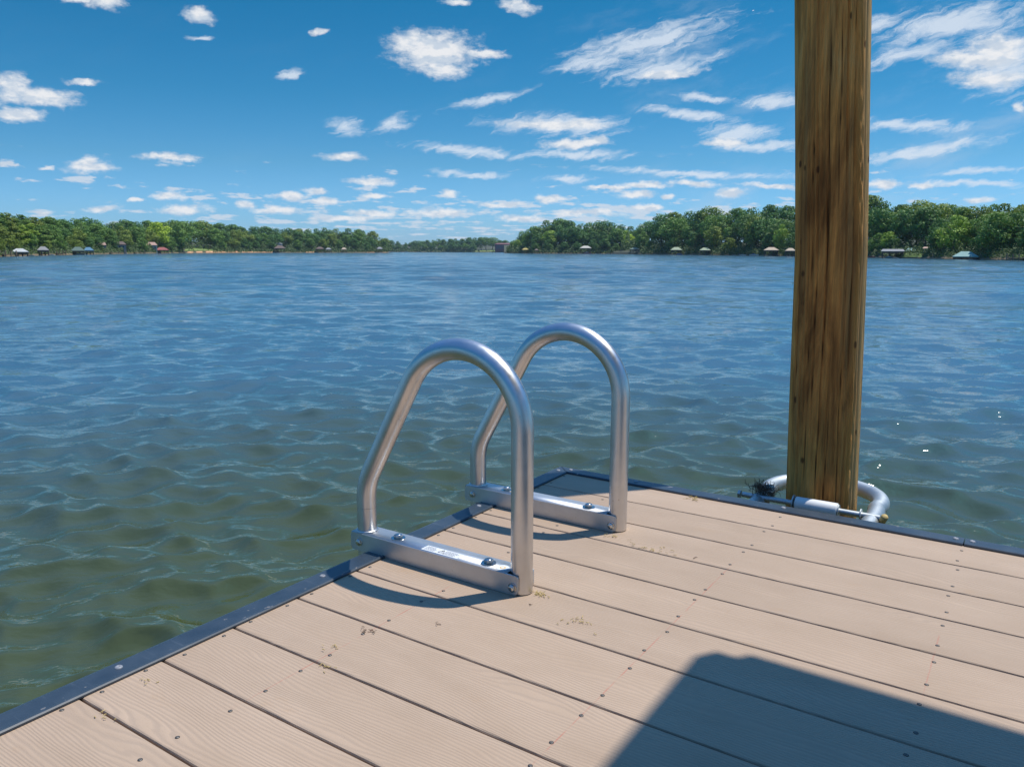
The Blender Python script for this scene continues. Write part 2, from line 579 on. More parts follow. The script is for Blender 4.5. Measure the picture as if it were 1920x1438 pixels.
# wisps
mpw = g.n('ShaderNodeMapping'); mpw.inputs['Rotation'].default_value = (0, 0, math.radians(-16)); g.put(mpw.inputs['Vector'], Pw)
nw = g.noise(g.mul(mpw.outputs[0], (.42, 1.9, 1)), 1, 8, .66, dist=.5)
Fw = field(wispy, Pw)
alpha_w = g.math('MULTIPLY', g.smooth(g.math('MULTIPLY_ADD', g.math('SUBTRACT', nw, .5), 2.4, Fw), -.12, .95), .82)
# far bank of small cumuli seen edge-on: a flat cloud deck in perspective
cl = g.math('ADD', g.math('MAXIMUM', dz, .0), .035)
pl = g.comb(g.math('DIVIDE', dx, cl), g.math('DIVIDE', dy, cl), 0.)
nl = g.noise(g.mul(pl, (1.05, 1.05, 1)), 1, 5, .55)
nl2 = g.noise(g.mul(P, (.62, 1.9, 1)), 1, 5, .6)
nm = g.math('MULTIPLY_ADD', nl2, .55, g.math('MULTIPLY', nl, .6))
band = g.math('MULTIPLY', g.smooth(el, .2, 1.6), g.smooth(el, 2.6, 5.2, 1., 0.))
azm = g.smooth(g.math('ABSOLUTE', g.math('ADD', az, 1.0)), 14., 24., 1., .45)
alpha_l = g.smooth(nm, g.math('MULTIPLY_ADD', g.math('MULTIPLY', band, azm), -.105, .665), g.math('MULTIPLY_ADD', g.math('MULTIPLY', band, azm), -.105, .76))
alpha_l = g.math('MULTIPLY', alpha_l, g.math('MULTIPLY', g.smooth(el, 5., 7., 1., 0.), .8))
alpha_l = g.math('MULTIPLY', alpha_l, g.smooth(dz, .0, .01))
# thin general veil, stronger to the right
vn = g.noise(g.mul(mpw.outputs[0], (.10, .33, 1)), 1, 7, .62)
veil = g.math('MULTIPLY', g.smooth(vn, .48, .78), g.smooth(az, -8., 25., .02, .42))
veil = g.math('MULTIPLY', veil, g.smooth(el, 0, 3))
nz2 = g.noise(g.mul(P, (.9, 1.7, 1)), 1, 3, .5)
shade_n = g.noise(g.mul(g.vmath('ADD', P, (0.15, .4, 0.)), (.9, 1.7, 1)), 1, 3, .5)
lit = g.smooth(g.math('SUBTRACT', nz2, shade_n), -.16, .12)
cloud_col = g.mix(lit, (.60, .68, .78), (.86, .87, .89))
tint = g.ramp(g.math('DIVIDE', el, 40., clamp=True), [(0., (.58, .98, 1.78)), (.05, (.49, .90, 1.50)), (.15, (.385, .79, 1.06)), (.26, (.235, .74, .92)), (.42, (.125, .71, .83)), (.60, (.18, .93, 1.34)), (1., (.25, 1.35, 1.95))])  # upper stops raised out of view to add fill light in the shade
skyc = g.vmath('MULTIPLY', g.vmath('SCALE', hs.outputs[0], scale=SKY_STRENGTH), tint)
hn = g.noise(g.comb(g.math('DIVIDE', dx, g.math('MAXIMUM', dz, .25)), g.math('DIVIDE', dy, g.math('MAXIMUM', dz, .25)), 0.), 1.1, 3, .5)
high = g.math('MULTIPLY', g.smooth(hn, .25, .85), g.smooth(el, 18.5, 34.))
c = g.mix(g.math('MULTIPLY', high, .28), skyc, (.60, .80, 1.02))
c = g.mix(veil, c, (.55, .66, .80))
c = g.mix(alpha_w, c, (.72, .80, .90))
c = g.mix(alpha_l, c, (.66, .73, .82))
c = g.mix(alpha_c, c, cloud_col)
# the high cloud, out of view, is added to brighten the shaded deck
wn.links.new(c, bg.inputs['Color'])
bg.inputs['Strength'].default_value = 1.0
world.cycles.sampling_method = 'MANUAL'
world.cycles.sample_map_resolution = 1024

sc.view_settings.view_transform = 'Standard'
sc.view_settings.look = 'None'
sc.view_settings.exposure = 0
sc.view_settings.gamma = 1

# ------------------------------------------------------------------ water
def build_water():
    rng = np.random.default_rng(3)
    c0 = YAW
    th_f = np.arange(-42, 42.01, .22)
    th_c = np.arange(44, 316.1, 2.5)
    th = np.radians(np.concatenate([th_f, th_c]))+c0
    nt_ = len(th)
    r = [.35]
    while r[-1] < 260: r.append(r[-1]*1.0068+(.002 if r[-1] < 30 else 0))
    while r[-1] < 9000: r.append(r[-1]*1.12)
    r = np.array(r)
    R, T = np.meshgrid(r, th, indexing='ij')
    X = CAM.x+R*np.cos(T); Y = CAM.y+R*np.sin(T)
    H = np.zeros_like(X); DX = np.zeros_like(X); DY = np.zeros_like(X)
    wind = YAW
    fade_R = R*.0068+.003
    for i in range(260):
        lam = math.exp(rng.uniform(math.log(.065), math.log(1.5)))
        a = wind+(.36 if i % 3 == 0 else -.50)+rng.normal(0, .30 if lam > .4 else .42)
        k = 2*PI/lam
        amp = .0069*lam**.72*min(1, (.36/lam)**.9)*min(1, lam/.10)
        ph = rng.uniform(0, 2*PI)
        ca, sa = math.cos(a), math.sin(a)
        arg = k*(X*ca+Y*sa)+ph
        # groups: slow modulation so crests are short
        mod = .55+.45*np.sin(.23*k*(-X*sa+Y*ca)+rng.uniform(0, 6.28)+.11*k*(X*ca+Y*sa))
        w = np.clip(lam/(3.2*fade_R)-1, 0, 1)*mod
        H += amp*np.cos(arg)*w
        q = .85
        DX += -q*amp*ca*np.sin(arg)*w; DY += -q*amp*sa*np.sin(arg)*w
    for i in range(60):                                        # longer wind waves that carry texture to the far shore
        lam = math.exp(rng.uniform(math.log(1.2), math.log(7.)))
        a = wind+(.30 if i % 2 else -.35)+rng.normal(0, .35)
        k = 2*PI/lam; ph = rng.uniform(0, 2*PI)
        ca, sa = math.cos(a), math.sin(a)
        mod = .5+.5*np.sin(.19*k*(-X*sa+Y*ca)+rng.uniform(0, 6.28)+.13*k*(X*ca+Y*sa))
        H += .0042*lam**.9*np.cos(k*(X*ca+Y*sa)+ph)*mod*np.clip(lam/(2.4*fade_R)-1, 0, 1)*np.clip((R-9)/25, 0, 1)
    fine = (np.abs(T-c0) < math.radians(43))
    e = np.clip((250-R)/80, 0, 1)*fine
    X = X+DX*e; Y = Y+DY*e; Z = WATER_Z+H*e
    V = np.stack([X, Y, Z], -1).reshape(-1, 3)
    nr = len(r)
    i, j = np.meshgrid(np.arange(nr-1), np.arange(nt_), indexing='ij')
    j2 = (j+1) % nt_
    Fc_ = np.stack([i*nt_+j, (i+1)*nt_+j, (i+1)*nt_+j2, i*nt_+j2], -1).reshape(-1, 4)
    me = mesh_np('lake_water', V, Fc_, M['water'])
    far = np.clip((R-4)/45, 0, 1)**.8
    far = np.where(fine, far, 1).ravel()
    at = me.attributes.new('far', 'FLOAT', 'POINT')
    at.data.foreach_set('value', far.astype(np.float32))
    o = bpy.data.objects.new('lake_water', me)
    COL.objects.link(o)
    tag(o, kind='structure', label='rippled green-blue lake water')
    mb = MB()
    mb.box((-9000, -9000, -3.4), (9000, 9000, -3.0))
    mb.build('lake_bed', M['clay_dark'], kind='structure', label='muddy lake bed')


build_water()

# ------------------------------------------------------------------ dock
seams = [-1.432, -1.301, -1.166, -1.023, -.867, -.722, -.579, -.429, -.288, -.135, .004]
lowv = [-1.432-.143*i for i in range(9, 0, -1)]
allv = lowv+seams
dock = empty('floating_dock', (0, 0, 0), label='tan composite floating dock with dark slate edge trim', cat='dock')
GAP = .0019
screw_u = [.012, .2085, .633, 1.03, 1.44]


def screw_mesh():
    mb = MB()
    mb.lathe((0, 0, 0), (0, 0, 1), [(.0040, .0002), (.0038, .0006), (.0030, .0005)], 14, 0)
    mb.lathe((0, 0, 0), (0, 0, 1), [(.0030, .0005), (.0024, .0010), (.0012, .0010), (.0011, .0004), (0, .0004)], 14, 1)
    me_o = mb.build('screw', [M['gap_black'], M['screw_head']])
    return me_o


scr0 = screw_mesh()
first = True
END_U = 4.2
for i in range(len(allv)-1):
    v0, v1 = allv[i]+GAP, allv[i+1]-GAP
    mb = MB()
    r = .003
    prof = [(v0, -.024), (v0, -r), (v0+r*.3, -r*.3), (v0+r, 0), (v1-r, 0), (v1-r*.3, -r*.3), (v1, -r), (v1, -.024)]
    mb.prism(prof, lambda a, b: (-.012, a, b), lambda a, b: (END_U, a, b))
    bo = mb.build('deck_board', M['deck'], dock)
    if v1 > -1.75:
        for u in screw_u:
            for vv in (v0+.026, v1-.028):
                if u > 1.2 and v1 < -.5: continue
                s = scr0 if first else scr0.copy()
                if not first: COL.objects.link(s)
                first = False
                s.parent = bo
                jx, jy = random.uniform(-.004, .004), random.uniform(-.006, .006)
                if v1 > -.05 and vv > -.05: jy -= .008
                s.location = (u+jx, vv+jy, 0)
                s.scale = (.85, .85, 1)
                s.rotation_euler = (random.uniform(-.08, .08), random.uniform(-.08, .08), random.uniform(0, 6))

# edge trim: rolled outer lip, flat, raised bead along the boards
def trim_prof(w=.054):
    # (distance outward from board edge, z)
    p = [(-.004, .001), (-.004, .004), (-.002, .0060), (.001, .0064), (.004, .0055), (.006, .0045), (w-.012, .0045), (w-.006, .003), (w-.001, -.003), (w, -.009), (w, -.125), (w-.006, -.125), (w-.006, -.009), (.02, .001)]
    return p


def trim_screw(parent, loc):
    mb = MB()
    mb.lathe(loc, (0, 0, 1), [(.0062, .0), (.0060, .0008), (.0045, .0020), (.0022, .0024), (.0018, .0014), (0, .0014)], 18)
    mb.build('screw', M['trim_screw'], parent, fix=True)


W_ = .054
mb = MB()
mb.prism(trim_prof(), lambda a, b: (-a, -2.72, b), lambda a, b: (-a, a+.0, b))
tl = mb.build('edge_trim', M['trim'], dock, label='long trim strip along the ladder side')
for v in (-1.357, -.933, -.40, .002): trim_screw(tl, (-.028, v, .0045))
mb = MB()
mb.prism(trim_prof(), lambda a, b: (-a+.0015, a+.0012, b), lambda a, b: (1.0285, a+.0, b))
t2 = mb.build('edge_trim', M['trim'], dock, label='trim strip along the far side up to the joint')
for u in (.0, .213, .625, 1.012): trim_screw(t2, (u, .028, .0045))
mb = MB()
mb.prism(trim_prof(), lambda a, b: (1.031, a, b), lambda a, b: (END_U, a, b))
t3 = mb.build('edge_trim', M['trim'], dock, label='trim strip beyond the joint')
trim_screw(t3, (1.045, .028, .0045))
mb = MB()
mb.box((-.035, -2.65, -.22), (.003, .035, -.026), .002)
mb.box((.003, -.003, -.22), (END_U, .035, -.026), .002)
for u in (.19, .615, 1.01, 1.42, 1.83, 2.24, 2.65): mb.box((u, -2.65, -.2), (u+.038, -.006, -.026))
mb.build('frame', M['dark_frame'], dock)
mb = MB()
mb.box((.1, -2.5, -.75), (1.2, -1.4, -.225), .03)
mb.box((.1, -1.2, -.75), (1.2, -.15, -.225), .03)
mb.box((1.5, -1.2, -.75), (3.9, -.15, -.225), .03)
mb.build('float', M['float_plastic'], dock)

# ------------------------------------------------------------------ ladder
ladder = empty('swim_ladder', (0, 0, 0), label='silver tube swim ladder bolted over the dock edge', cat='ladder')
TR = .0215


def rail_path(vc):
    pts = []
    R = .145
    cx, cz = .338-R, .462-R
    for z in np.linspace(.002, cz, 10): pts.append((.338, vc, z))
    a1 = math.radians(180-29.6)
    for t in np.linspace(0, a1, 34)[1:]: pts.append((cx+R*math.cos(t), vc, cz+R*math.sin(t)))
    d = Vector((-.494, -.870))
    p = Vector((cx+R*math.cos(a1), cz+R*math.sin(a1)))
    Lx = -.071
    t = (p.x-Lx)/-d.x
    corner = p+d*t
    Rf = .13; tl_ = Rf*math.tan(math.radians(29.6/2))
    s = corner-d*tl_
    for k in np.linspace(0, 1, 8)[1:]: pts.append((p.x+(s.x-p.x)*k, vc, p.y+(s.y-p.y)*k))
    cc = Vector((Lx+Rf, corner.y-tl_))
    for t in np.linspace(180-29.6, 180, 12)[1:]:
        pts.append((cc.x+Rf*math.cos(math.radians(t)), vc, cc.y+Rf*math.sin(math.radians(t))))
    z0 = pts[-1][2]
    for z in np.linspace(z0, .095, 4)[1:]: pts.append((Lx, vc, z))
    return pts


def hexbolt(name, parent, c, axis, r=.0095, h=.009, washer=.0155):
    mb = MB()
    c = Vector(c); z = Vector(axis)
    mb.lathe(c, z, [(0, .0), (washer, .0), (washer, .0018), (washer*.55, .0020)], 24, smooth=False)
    b = [(r*.9, .002), (r, .0026), (r, h-.001), (r*.88, h), (0, h)]
    mb.lathe(c, z, b, 6, smooth=False)
    mb.lathe(c+z*h, z, [(r*.72, 0), (r*.66, .0007), (r*.3, .0009), (0, .0009)], 16)
    return mb.build(name, M['stainless'], parent, fix=False)


def make_side(vf):
    vc = vf+.026
    mb = MB()
    mb.tube(rail_path(vc), TR, 28)
    rail = mb.build('handrail', M['aluminium'], ladder)
    # hollow end plug of the deck post
    mb = MB()
    mb.tube([(-.071, vc, .0945), (-.071, vc, .02), (-.071, vc, -1.35)], TR*.985, 28)
    mb.build('leg', M['aluminium'], ladder)
    # inverted channel
    mb = MB()
    w = .052
    x0, x1, h = -.096, .3165, .041
    mb.box((x0, vf, h-.003), (x1, vf+w, h), .0012)

    def flange(y0, y1, xe, zb=.0008):
        prof = [(x0+.004, zb), (x0, zb+.006), (x0, h-.006), (x0+.004, h-.0005), (xe-.005, h-.0005), (xe-.0014, h-.002), (xe, h-.006), (xe, zb+.010), (xe-.003, zb+.003), (xe-.009, zb)]
        mb.prism(prof, lambda a, b: (a, y0, b), lambda a, b: (a, y1, b))
    flange(vf-.0004, vf+.0034, .346)
    flange(vf+w-.0034, vf+w+.0004, .3495)
    beam = mb.build('base_channel', M['milled_aluminium'], ladder)
    hexbolt('bolt', beam, (.022, vf+.024, h), (0, 0, 1))
    hexbolt('bolt', beam, (.262, vf+.022, h), (0, 0, 1))
    hexbolt('bolt', beam, (-.071, vf-.0004, .021), (0, -1, 0), .0075, .005, .0095)
    hexbolt('bolt', beam, (.334, vf-.0004, .0165), (0, -1, 0), .0075, .006, .0095)
    # weld bead round the leg
    mb = MB()
    for cx, zz in ((-.071, h),):
        ring = [(cx+.0225*math.cos(t), vc+.0225*math.sin(t), zz+.001) for t in np.linspace(0, 2*PI, 30)]
        mb.tube(ring, .0022, 6, cap=False)
    mb.build('weld', M['aluminium'], beam)
    return beam


b1 = make_side(-.7855)
b2 = make_side(-.3700)
for z in (-.16, -.42, -.68, -.94, -1.2):
    mb = MB()
    mb.box((-.1, -.74, z-.012), (-.042, -.363, z+.012), .004)
    for k in range(5):
        mb.box((-.094+.011*k, -.735, z+.012), (-.089+.011*k, -.368, z+.0145))
    mb.build('rung', M['milled_aluminium'], ladder)
# warning label on near channel: 84 x 22 mm, printed lines and a warning triangle
zt = .0411
mb = MB()
X0, X1, Y0, Y1 = .102, .196, -.781, -.757
mb.box((X0, Y0, zt-.0003), (X1, Y1, zt+.0003), mi=0)


def ink(x0, x1, y0, y1, mi=1): mb.box((x0, y0, zt), (x1, y1, zt+.0005), mi=mi)


for (xa, xb) in ((X0+.004, X0+.036), (X1-.040, X1-.004)):
    for k in range(6):
        yy = Y0+.0030+k*.0032
        ww = (xb-xa)*random.uniform(.7, 1.)
        x = xa
        while x < xa+ww-.003:
            L = random.uniform(.002, .006); ink(x, min(x+L, xa+ww), yy, yy+.0015, 2 if k % 2 else 2); x += L+.0012
tcx, tcy = (X0+X1)/2, (Y0+Y1)/2
tri = [(tcx-.0075, tcy-.006), (tcx+.0075, tcy-.006), (tcx, tcy+.008)]
for a, b_ in ((0, 1), (1, 2), (2, 0)):
    pa, pb = tri[a], tri[b_]
    mb.tube([(pa[0], pa[1], zt+.0002), (pb[0], pb[1], zt+.0002)], .0007, 6, mi=1)
mb.tube([(tcx, tcy-.002, zt+.0002), (tcx, tcy+.004, zt+.0002)], .0008, 6, mi=1)
mb.build('warning_label', [M['sticker_white'], M['sticker_ink'], M['sticker_grey']], b1)
mb = MB()
mb.lathe((.298, -.766, zt-.0002), (0, 0, 1), [(.0128, 0), (.0128, .0006), (.0062, .0006)], 32, 0, False)
mb.lathe((.298, -.766, zt-.0002), (0, 0, 1), [(.0062, .0006), (.0058, .0009), (.0035, .0009)], 24, 1, False)
mb.lathe((.298, -.766, zt-.0002), (0, 0, 1), [(.0035, .0009), (.0030, .0007), (0, .0007)], 24, 0, False)
mb.build('round_sticker', [M['sticker_white'], M['sticker_amber']], b1)

# ------------------------------------------------------------------ piling
def build_pile():
    rng = np.random.default_rng(5)
    zs = np.concatenate([np.linspace(-3.2, -.7, 20)[:-1], np.linspace(-.7, 1.6, 520), np.linspace(1.6, 3.2, 20)[1:]])
    n = 220
    th = np.linspace(0, 2*PI, n, endpoint=False)
    Zg, Tg = np.meshgrid(zs, th, indexing='ij')
    cx = np.interp(zs, [-3.2, -.15, .647, 1.37, 3.2], [.70, .605, .583, .540, .44])
    cy = np.interp(zs, [-3.2, 3.2], [.57, .57])
    rad = np.interp(zs, [-3.2, -.15, .647, 1.37, 3.2], [.107, .1035, .101, .1035, .100])
    Rg = np.repeat(rad[:, None], n, 1)
    for k in range(2, 7):
        Rg += .0022/k*np.sin(k*Tg+rng.uniform(0, 6)+np.sin(Zg*1.3+k)*.6)
    for k in range(40):                                       # shallow grain flutes
        f = rng.integers(18, 90)
        Rg += .00035*np.sin(f*Tg+rng.uniform(0, 6)+1.5*np.sin(Zg*rng.uniform(.5, 2.)+rng.uniform(0, 6)))
    view = math.atan2(CAM.y-.57, CAM.x-.60)                   # side of the log that faces the deck corner
    crack = np.zeros_like(Rg)

    def dang(a): return (Tg-a+PI) % (2*PI)-PI
    cracks = [(-.05, .55, 1.42, .006, .014), (-.15, -.2, .95, .005, .011), (.20, .75, 1.5, .003, .008), (.42, -.3, .6, .004, .009), (-.55, -.3, 1.3, .003, .007), (.62, .3, 1.6, .004, .009), (-.36, .1, .8, .003, .006), (.05, -.3, .35, .004, .009), (-1.0, -.2, 1.4, .004, .008)]
    for a, z0, z1, dep, wid in cracks:
        cen = view+a+.03*np.sin(Zg*5+a*9)+.012*np.sin(Zg*17+a*5)+.05*(Zg-z0)
        e = np.clip((Zg-z0)/.15, 0, 1)*np.clip((z1-Zg)/.2, 0, 1)
        w = np.exp(-(dang(cen)/(wid*(.35+.65*e)))**2)*e
        Rg -= dep*w
        crack = np.maximum(crack, w**.7)
    # peeling ridge on the sun side
    rc = view+.80+.05*np.sin(Zg*2.1)+.02*np.sin(Zg*11)
    d = dang(rc)
    ridge = np.exp(-(d/.13)**2)
    chip = np.sin(Zg*31+4*np.sin(Zg*7))*np.sin(Tg*40+Zg*6)
    Rg += ridge*(.0035+.0028*chip)
    Rg -= .0045*np.exp(-((d+.18)/.04)**2)
    silver = np.clip(1/(1+np.exp(-(d-.10)/.05)), 0, 1)*np.clip(1/(1+np.exp((d-2.3)/.2)), 0, 1)  # covers the sun side; its pale tone also paints in the lit strip
    X = cx[:, None]+Rg*np.cos(Tg); Y = cy[:, None]+Rg*np.sin(Tg)
    V = np.stack([X, Y, Zg], -1).reshape(-1, 3)
    m_ = len(zs)
    i, j = np.meshgrid(np.arange(m_-1), np.arange(n), indexing='ij'); j2 = (j+1) % n
    Fq = np.stack([i*n+j, i*n+j2, (i+1)*n+j2, (i+1)*n+j], -1).reshape(-1, 4)
    me = mesh_np('dock_piling', V, Fq, M['pile'])
    for nm_, arr in (('ridge', ridge), ('crack', crack), ('silver', silver)):
        at = me.attributes.new(nm_, 'FLOAT', 'POINT'); at.data.foreach_set('value', arr.ravel().astype(np.float32))
    o = bpy.data.objects.new('dock_piling', me)
    COL.objects.link(o)
    tag(o, 'thick weathered brown wooden piling rising from the water beyond the dock', 'piling')


build_pile()

# ------------------------------------------------------------------ piling guide hoop
hoop = empty('piling_guide', (0, 0, 0), label='galvanised pipe hoop with white roller around the foot of the piling', cat='pile guide')
hz = -.115
pts = [(.455, .066, hz), (.455, .25, hz), (.455, .42, hz), (.452, .50, hz)]
cxh, cyh, Rh = .607, .585, .168
for t in np.linspace(195, -15, 40):
    pts.append((cxh+Rh*math.cos(math.radians(t)), cyh+Rh*math.sin(math.radians(t))*1.02, hz))
pts += [(.778, .50, hz), (.777, .40, hz), (.777, .25, hz), (.777, .066, hz)]
# round the joints
P3 = [Vector(p) for p in pts]
for _ in range(2):
    P3 = [P3[0]]+[q for a, b_ in zip(P3[:-1], P3[1:]) for q in (a*.75+b_*.25, a*.25+b_*.75)]+[P3[-1]]
mb = MB(); mb.tube(P3, .0245, 22)
mb.build('hoop_pipe', M['galvanised'], hoop)
for xa in (.40, .722):
    mb = MB()
    mb.box((xa, .056, -.17), (xa+.11, .064, -.06), .002)
    mb.build('mounting_plate', M['galvanised'], hoop)
rz, rv = -.098, .405
mb = MB(); mb.lathe((.565, rv, rz), (1, 0, 0), [(0, 0), (.016, 0), (.0215, .002), (.022, .004), (.022, .118), (.0215, .120), (.016, .122), (0, .122)], 28)
mb.build('roller', M['roller_white'], hoop, fix=True)
mb = MB(); mb.tube([(.405, rv, rz), (.565, rv, rz), (.80, rv, rz)], .0085, 14)
mb.lathe((.687, rv, rz), (1, 0, 0), [(0, 0), (.019, 0), (.019, .003), (0, .003)], 20, smooth=False)
mb.lathe((.748, rv, rz), (1, 0, 0), [(0, 0), (.018, 0), (.018, .003), (0, .003)], 20, smooth=False)
mb.lathe((.5585, rv, rz), (1, 0, 0), [(0, 0), (.026, 0), (.026, .003), (0, .003)], 20, smooth=False)
mb.build('axle', M['galvanised'], hoop, fix=False)
mb = MB(); mb.lathe((.400, rv, rz), (-1, 0, 0), [(0, 0), (.013, 0), (.013, .008), (0, .008)], 6, smooth=False)
mb.build('axle_nut', M['galvanised'], hoop)
mb = MB(); mb.lathe((.812, rv-.01, rz+.004), (.3, -.5, .8), [(0, -.02), (.009, -.018), (.010, .008), (.0075, .012), (0, .012)], 12)
mb.build('end_cap', M['straw'], hoop, fix=True)

# clump of dry root fibres caught on the hoop
mb = MB()
rr = random.Random(4)
for i in range(240):
    c0 = Vector((.462, .425, -.075))+Vector((rr.gauss(0, .018), rr.gauss(0, .012), rr.gauss(0, .007)))
    p = [c0]; d = Vector((rr.gauss(0, 1), rr.gauss(0, 1), rr.gauss(0, .8))).normalized()
    for k in range(4):
        d = (d+Vector((rr.gauss(0, .5), rr.gauss(0, .5), rr.gauss(0, .5)))).normalized()
        p.append(p[-1]+d*.006)
    mb.tube(p, .0007, 4, cap=False)
mb.build('root_clump', M['fibre'], kind='stuff', label='clump of dry brown root fibres caught on the piling hoop', cat='dry roots')

# ------------------------------------------------------------------ debris on deck
def tuft(x, y, n, spread, mat, label, length=.006, z=.0008, flat=True):
    mb = MB()
    r = random.Random(int(x*1000+y*77))
    for i in range(max(3, int(n*.55))):
        a = r.uniform(0, 6.28); rad_ = abs(r.gauss(0, spread))
        p = Vector((x+rad_*math.cos(a)*1.6, y+rad_*math.sin(a)*.8, z+r.uniform(0, .003)))
        q = [p]; dr = r.uniform(0, 6.28); cv = r.gauss(0, .6)
        for k in range(4):
            q.append(q[-1]+Vector((math.cos(dr), math.sin(dr), r.gauss(0, .15)))*length*.16); dr += cv
        mb.tube(q, r.uniform(.0003, .0007), 5, cap=True)
    mb.build('plant_debris', mat, label=label, cat='plant debris', kind='stuff')


S = M['straw']
tuft(.378, -.752, 46, .010, S, 'straw crumbs piled against the foot of the near ladder post', .014)
tuft(.350, -.395, 22, .007, S, 'straw shreds at the foot of the far ladder post', .012)
tuft(.401, -.019, 34, .012, S, 'tuft of dry straw beside the far trim by the ladder', .022)
tuft(.455, -.418, 40, .018, S, 'scattered straw shreds right of the far ladder post', .014)
tuft(.496, -.812, 34, .018, S, 'faint straw flecks on the sunlit board behind the roof shadow', .011)
tuft(.195, -1.120, 16, .007, S, 'small yellow straw crumbs beside the red chalk line', .008)
tuft(.232, -1.168, 20, .011, S, 'yellow crumbs strewn along the seam below the chalk line', .008)
tuft(.085, -1.44, 18, .012, S, 'brown crumbs beside the seam nearest the camera', .008)
tuft(.040, -1.353, 16, .010, S, 'yellow crumbs near the dark trim on the ladder side', .008)
tuft(.207, -1.048, 26, .007, M['husk'], 'reddish brown husk fragments at a screw on the chalk line', .009)
tuft(.289, -.959, 5, .002, M['husk'], 'dark curled leaf scrap in front of the near ladder post', .011)
tuft(.385, -.80, 5, .002, M['husk'], 'tiny dark scrap beside the near ladder post', .008)
tuft(.555, -.41, 5, .002, M['husk'], 'dark scrap lying on a board seam right of the ladder', .009)
tuft(.705, .008, 4, .003, S, 'single pale straw lying over the trim before the piling', .022)

# ------------------------------------------------------------------ dock roof whose shadow falls on the deck
roof = empty('dock_roof', (1.45, .2, 0), label='flat canopy on posts beside the camera that casts the dark corner shadow', cat='dock roof')
def rel(o):
    o.matrix_parent_inverse = roof.matrix_world.inverted() if False else Matrix.Translation(-Vector(roof.location))
RZ = 2.2
mb = MB(); mb.box((.778+.24*RZ, -1.95, RZ), (3.1, -.750+.35*RZ, RZ+.10), .003)
rel(mb.build('roof_slab', M['roof_shingle'], roof))
ue, ve = .706+.24*(RZ+.10), -.772+.35*RZ
mb = MB(); mb.prism([(ue, ve), (ue+.034, ve), (ue+.034, ve-.03), (.775+.24*RZ, ve-.03), (.775+.24*RZ, -1.95), (ue+.02, -1.95)], lambda a, b: (a, b, RZ), lambda a, b: (a, b, RZ+.10))
rel(mb.build('barge_board', M['timber_post'], roof))
for u, v in ((2.9, -.15), (2.9, -1.8), (1.62, -1.8)):
    mb = MB(); mb.box((u-.07, v-.07 if v < 0 else v-.07, -3), (u+.07, v+.07, RZ-.002), .006)
    rel(mb.build('post', M['timber_post'], roof))

# ------------------------------------------------------------------ far shores
SHORE = [(-500, 95), (-200, 120), (0, 165), (150, 240), (300, 350), (480, 470), (727, 560)]
GAPS = [(700, 900), (830, 900), (960, 860)]
HEAD = [(945, 520), (1000, 460), (1205, 430)]
RIGHT = [(1150, 430), (1205, 360), (1350, 300), (1480, 260), (1640, 205), (1760, 175), (1920, 150), (2150, 130), (2500, 115)]


def interp(tab, x): return float(np.interp(x, [t[0] for t in tab], [t[1] for t in tab]))


def ground_z(dd):                                            # height of bank at dd metres inland
    return WATER_Z+.0+min(1.0, dd*.35)*.9+max(0, dd-3)*.045


def shore_mesh(name, tab, depth, label, matname='forest_floor'):
    xs = np.linspace(tab[0][0], tab[-1][0], 140)
    steps = [-1.5, 0, .5, 1.2, 3, 10, 25, 50, depth]
    V = []
    rr = random.Random(9)
    for x in xs:
        D = interp(tab, x)+rr.uniform(-.6, .6)
        for s in steps:
            p = far_pt(x, D+s); p.z = WATER_Z-1.2 if s < 0 else (WATER_Z-.3 if s == 0 else ground_z(s))
            V.append(p)
    n = len(steps)
    Fq = [[i*n+j, (i+1)*n+j, (i+1)*n+j+1, i*n+j+1] for i in range(len(xs)-1) for j in range(n-1)]
    me = bpy.data.meshes.new(name); me.from_pydata(V, [], Fq)
    me.materials.append(M[matname]); me.materials.append(M['clay_dark'])
    for k, p in enumerate(me.polygons):
        if k % (n-1) in (1, 2): p.material_index = 1
    o = bpy.data.objects.new(name, me); COL.objects.link(o)
    tag(o, kind='structure', label=label)


shore_mesh('left_shore_terrain', SHORE, 120, 'wooded bank of the left shore')
shore_mesh('far_shore_terrain', GAPS, 200, 'distant wooded bank at the end of the lake')
shore_mesh('headland_terrain', HEAD, 120, 'wooded headland in the middle distance')
shore_mesh('right_shore_terrain', RIGHT, 120, 'wooded bank of the right shore')


def patch(name, x0, x1, tab, s0, s1, mat, label, lift=.06):
    V = []; N = 24
    rr = random.Random(int(x0))
    for i in range(N+1):
        x = x0+(x1-x0)*i/N
        D = interp(tab, x)
        taper = math.sin(PI*i/N)**.3 if N else 1
        a = s0; b_ = s0+(s1-s0)*max(.12, taper)*rr.uniform(.85, 1)
        for k in range(4):
            s = a+(b_-a)*k/3
            p = far_pt(x, D+s); p.z = (ground_z(s) if s > .3 else WATER_Z+.05)+lift
            V.append(p)
    Fq = [[i*4+j, (i+1)*4+j, (i+1)*4+j+1, i*4+j+1] for i in range(N) for j in range(3)]
    me = bpy.data.meshes.new(name); me.from_pydata(V, [], Fq); me.materials.append(M[mat])
    o = bpy.data.objects.new(name, me); COL.objects.link(o)
    tag(o, kind='structure', label=label)


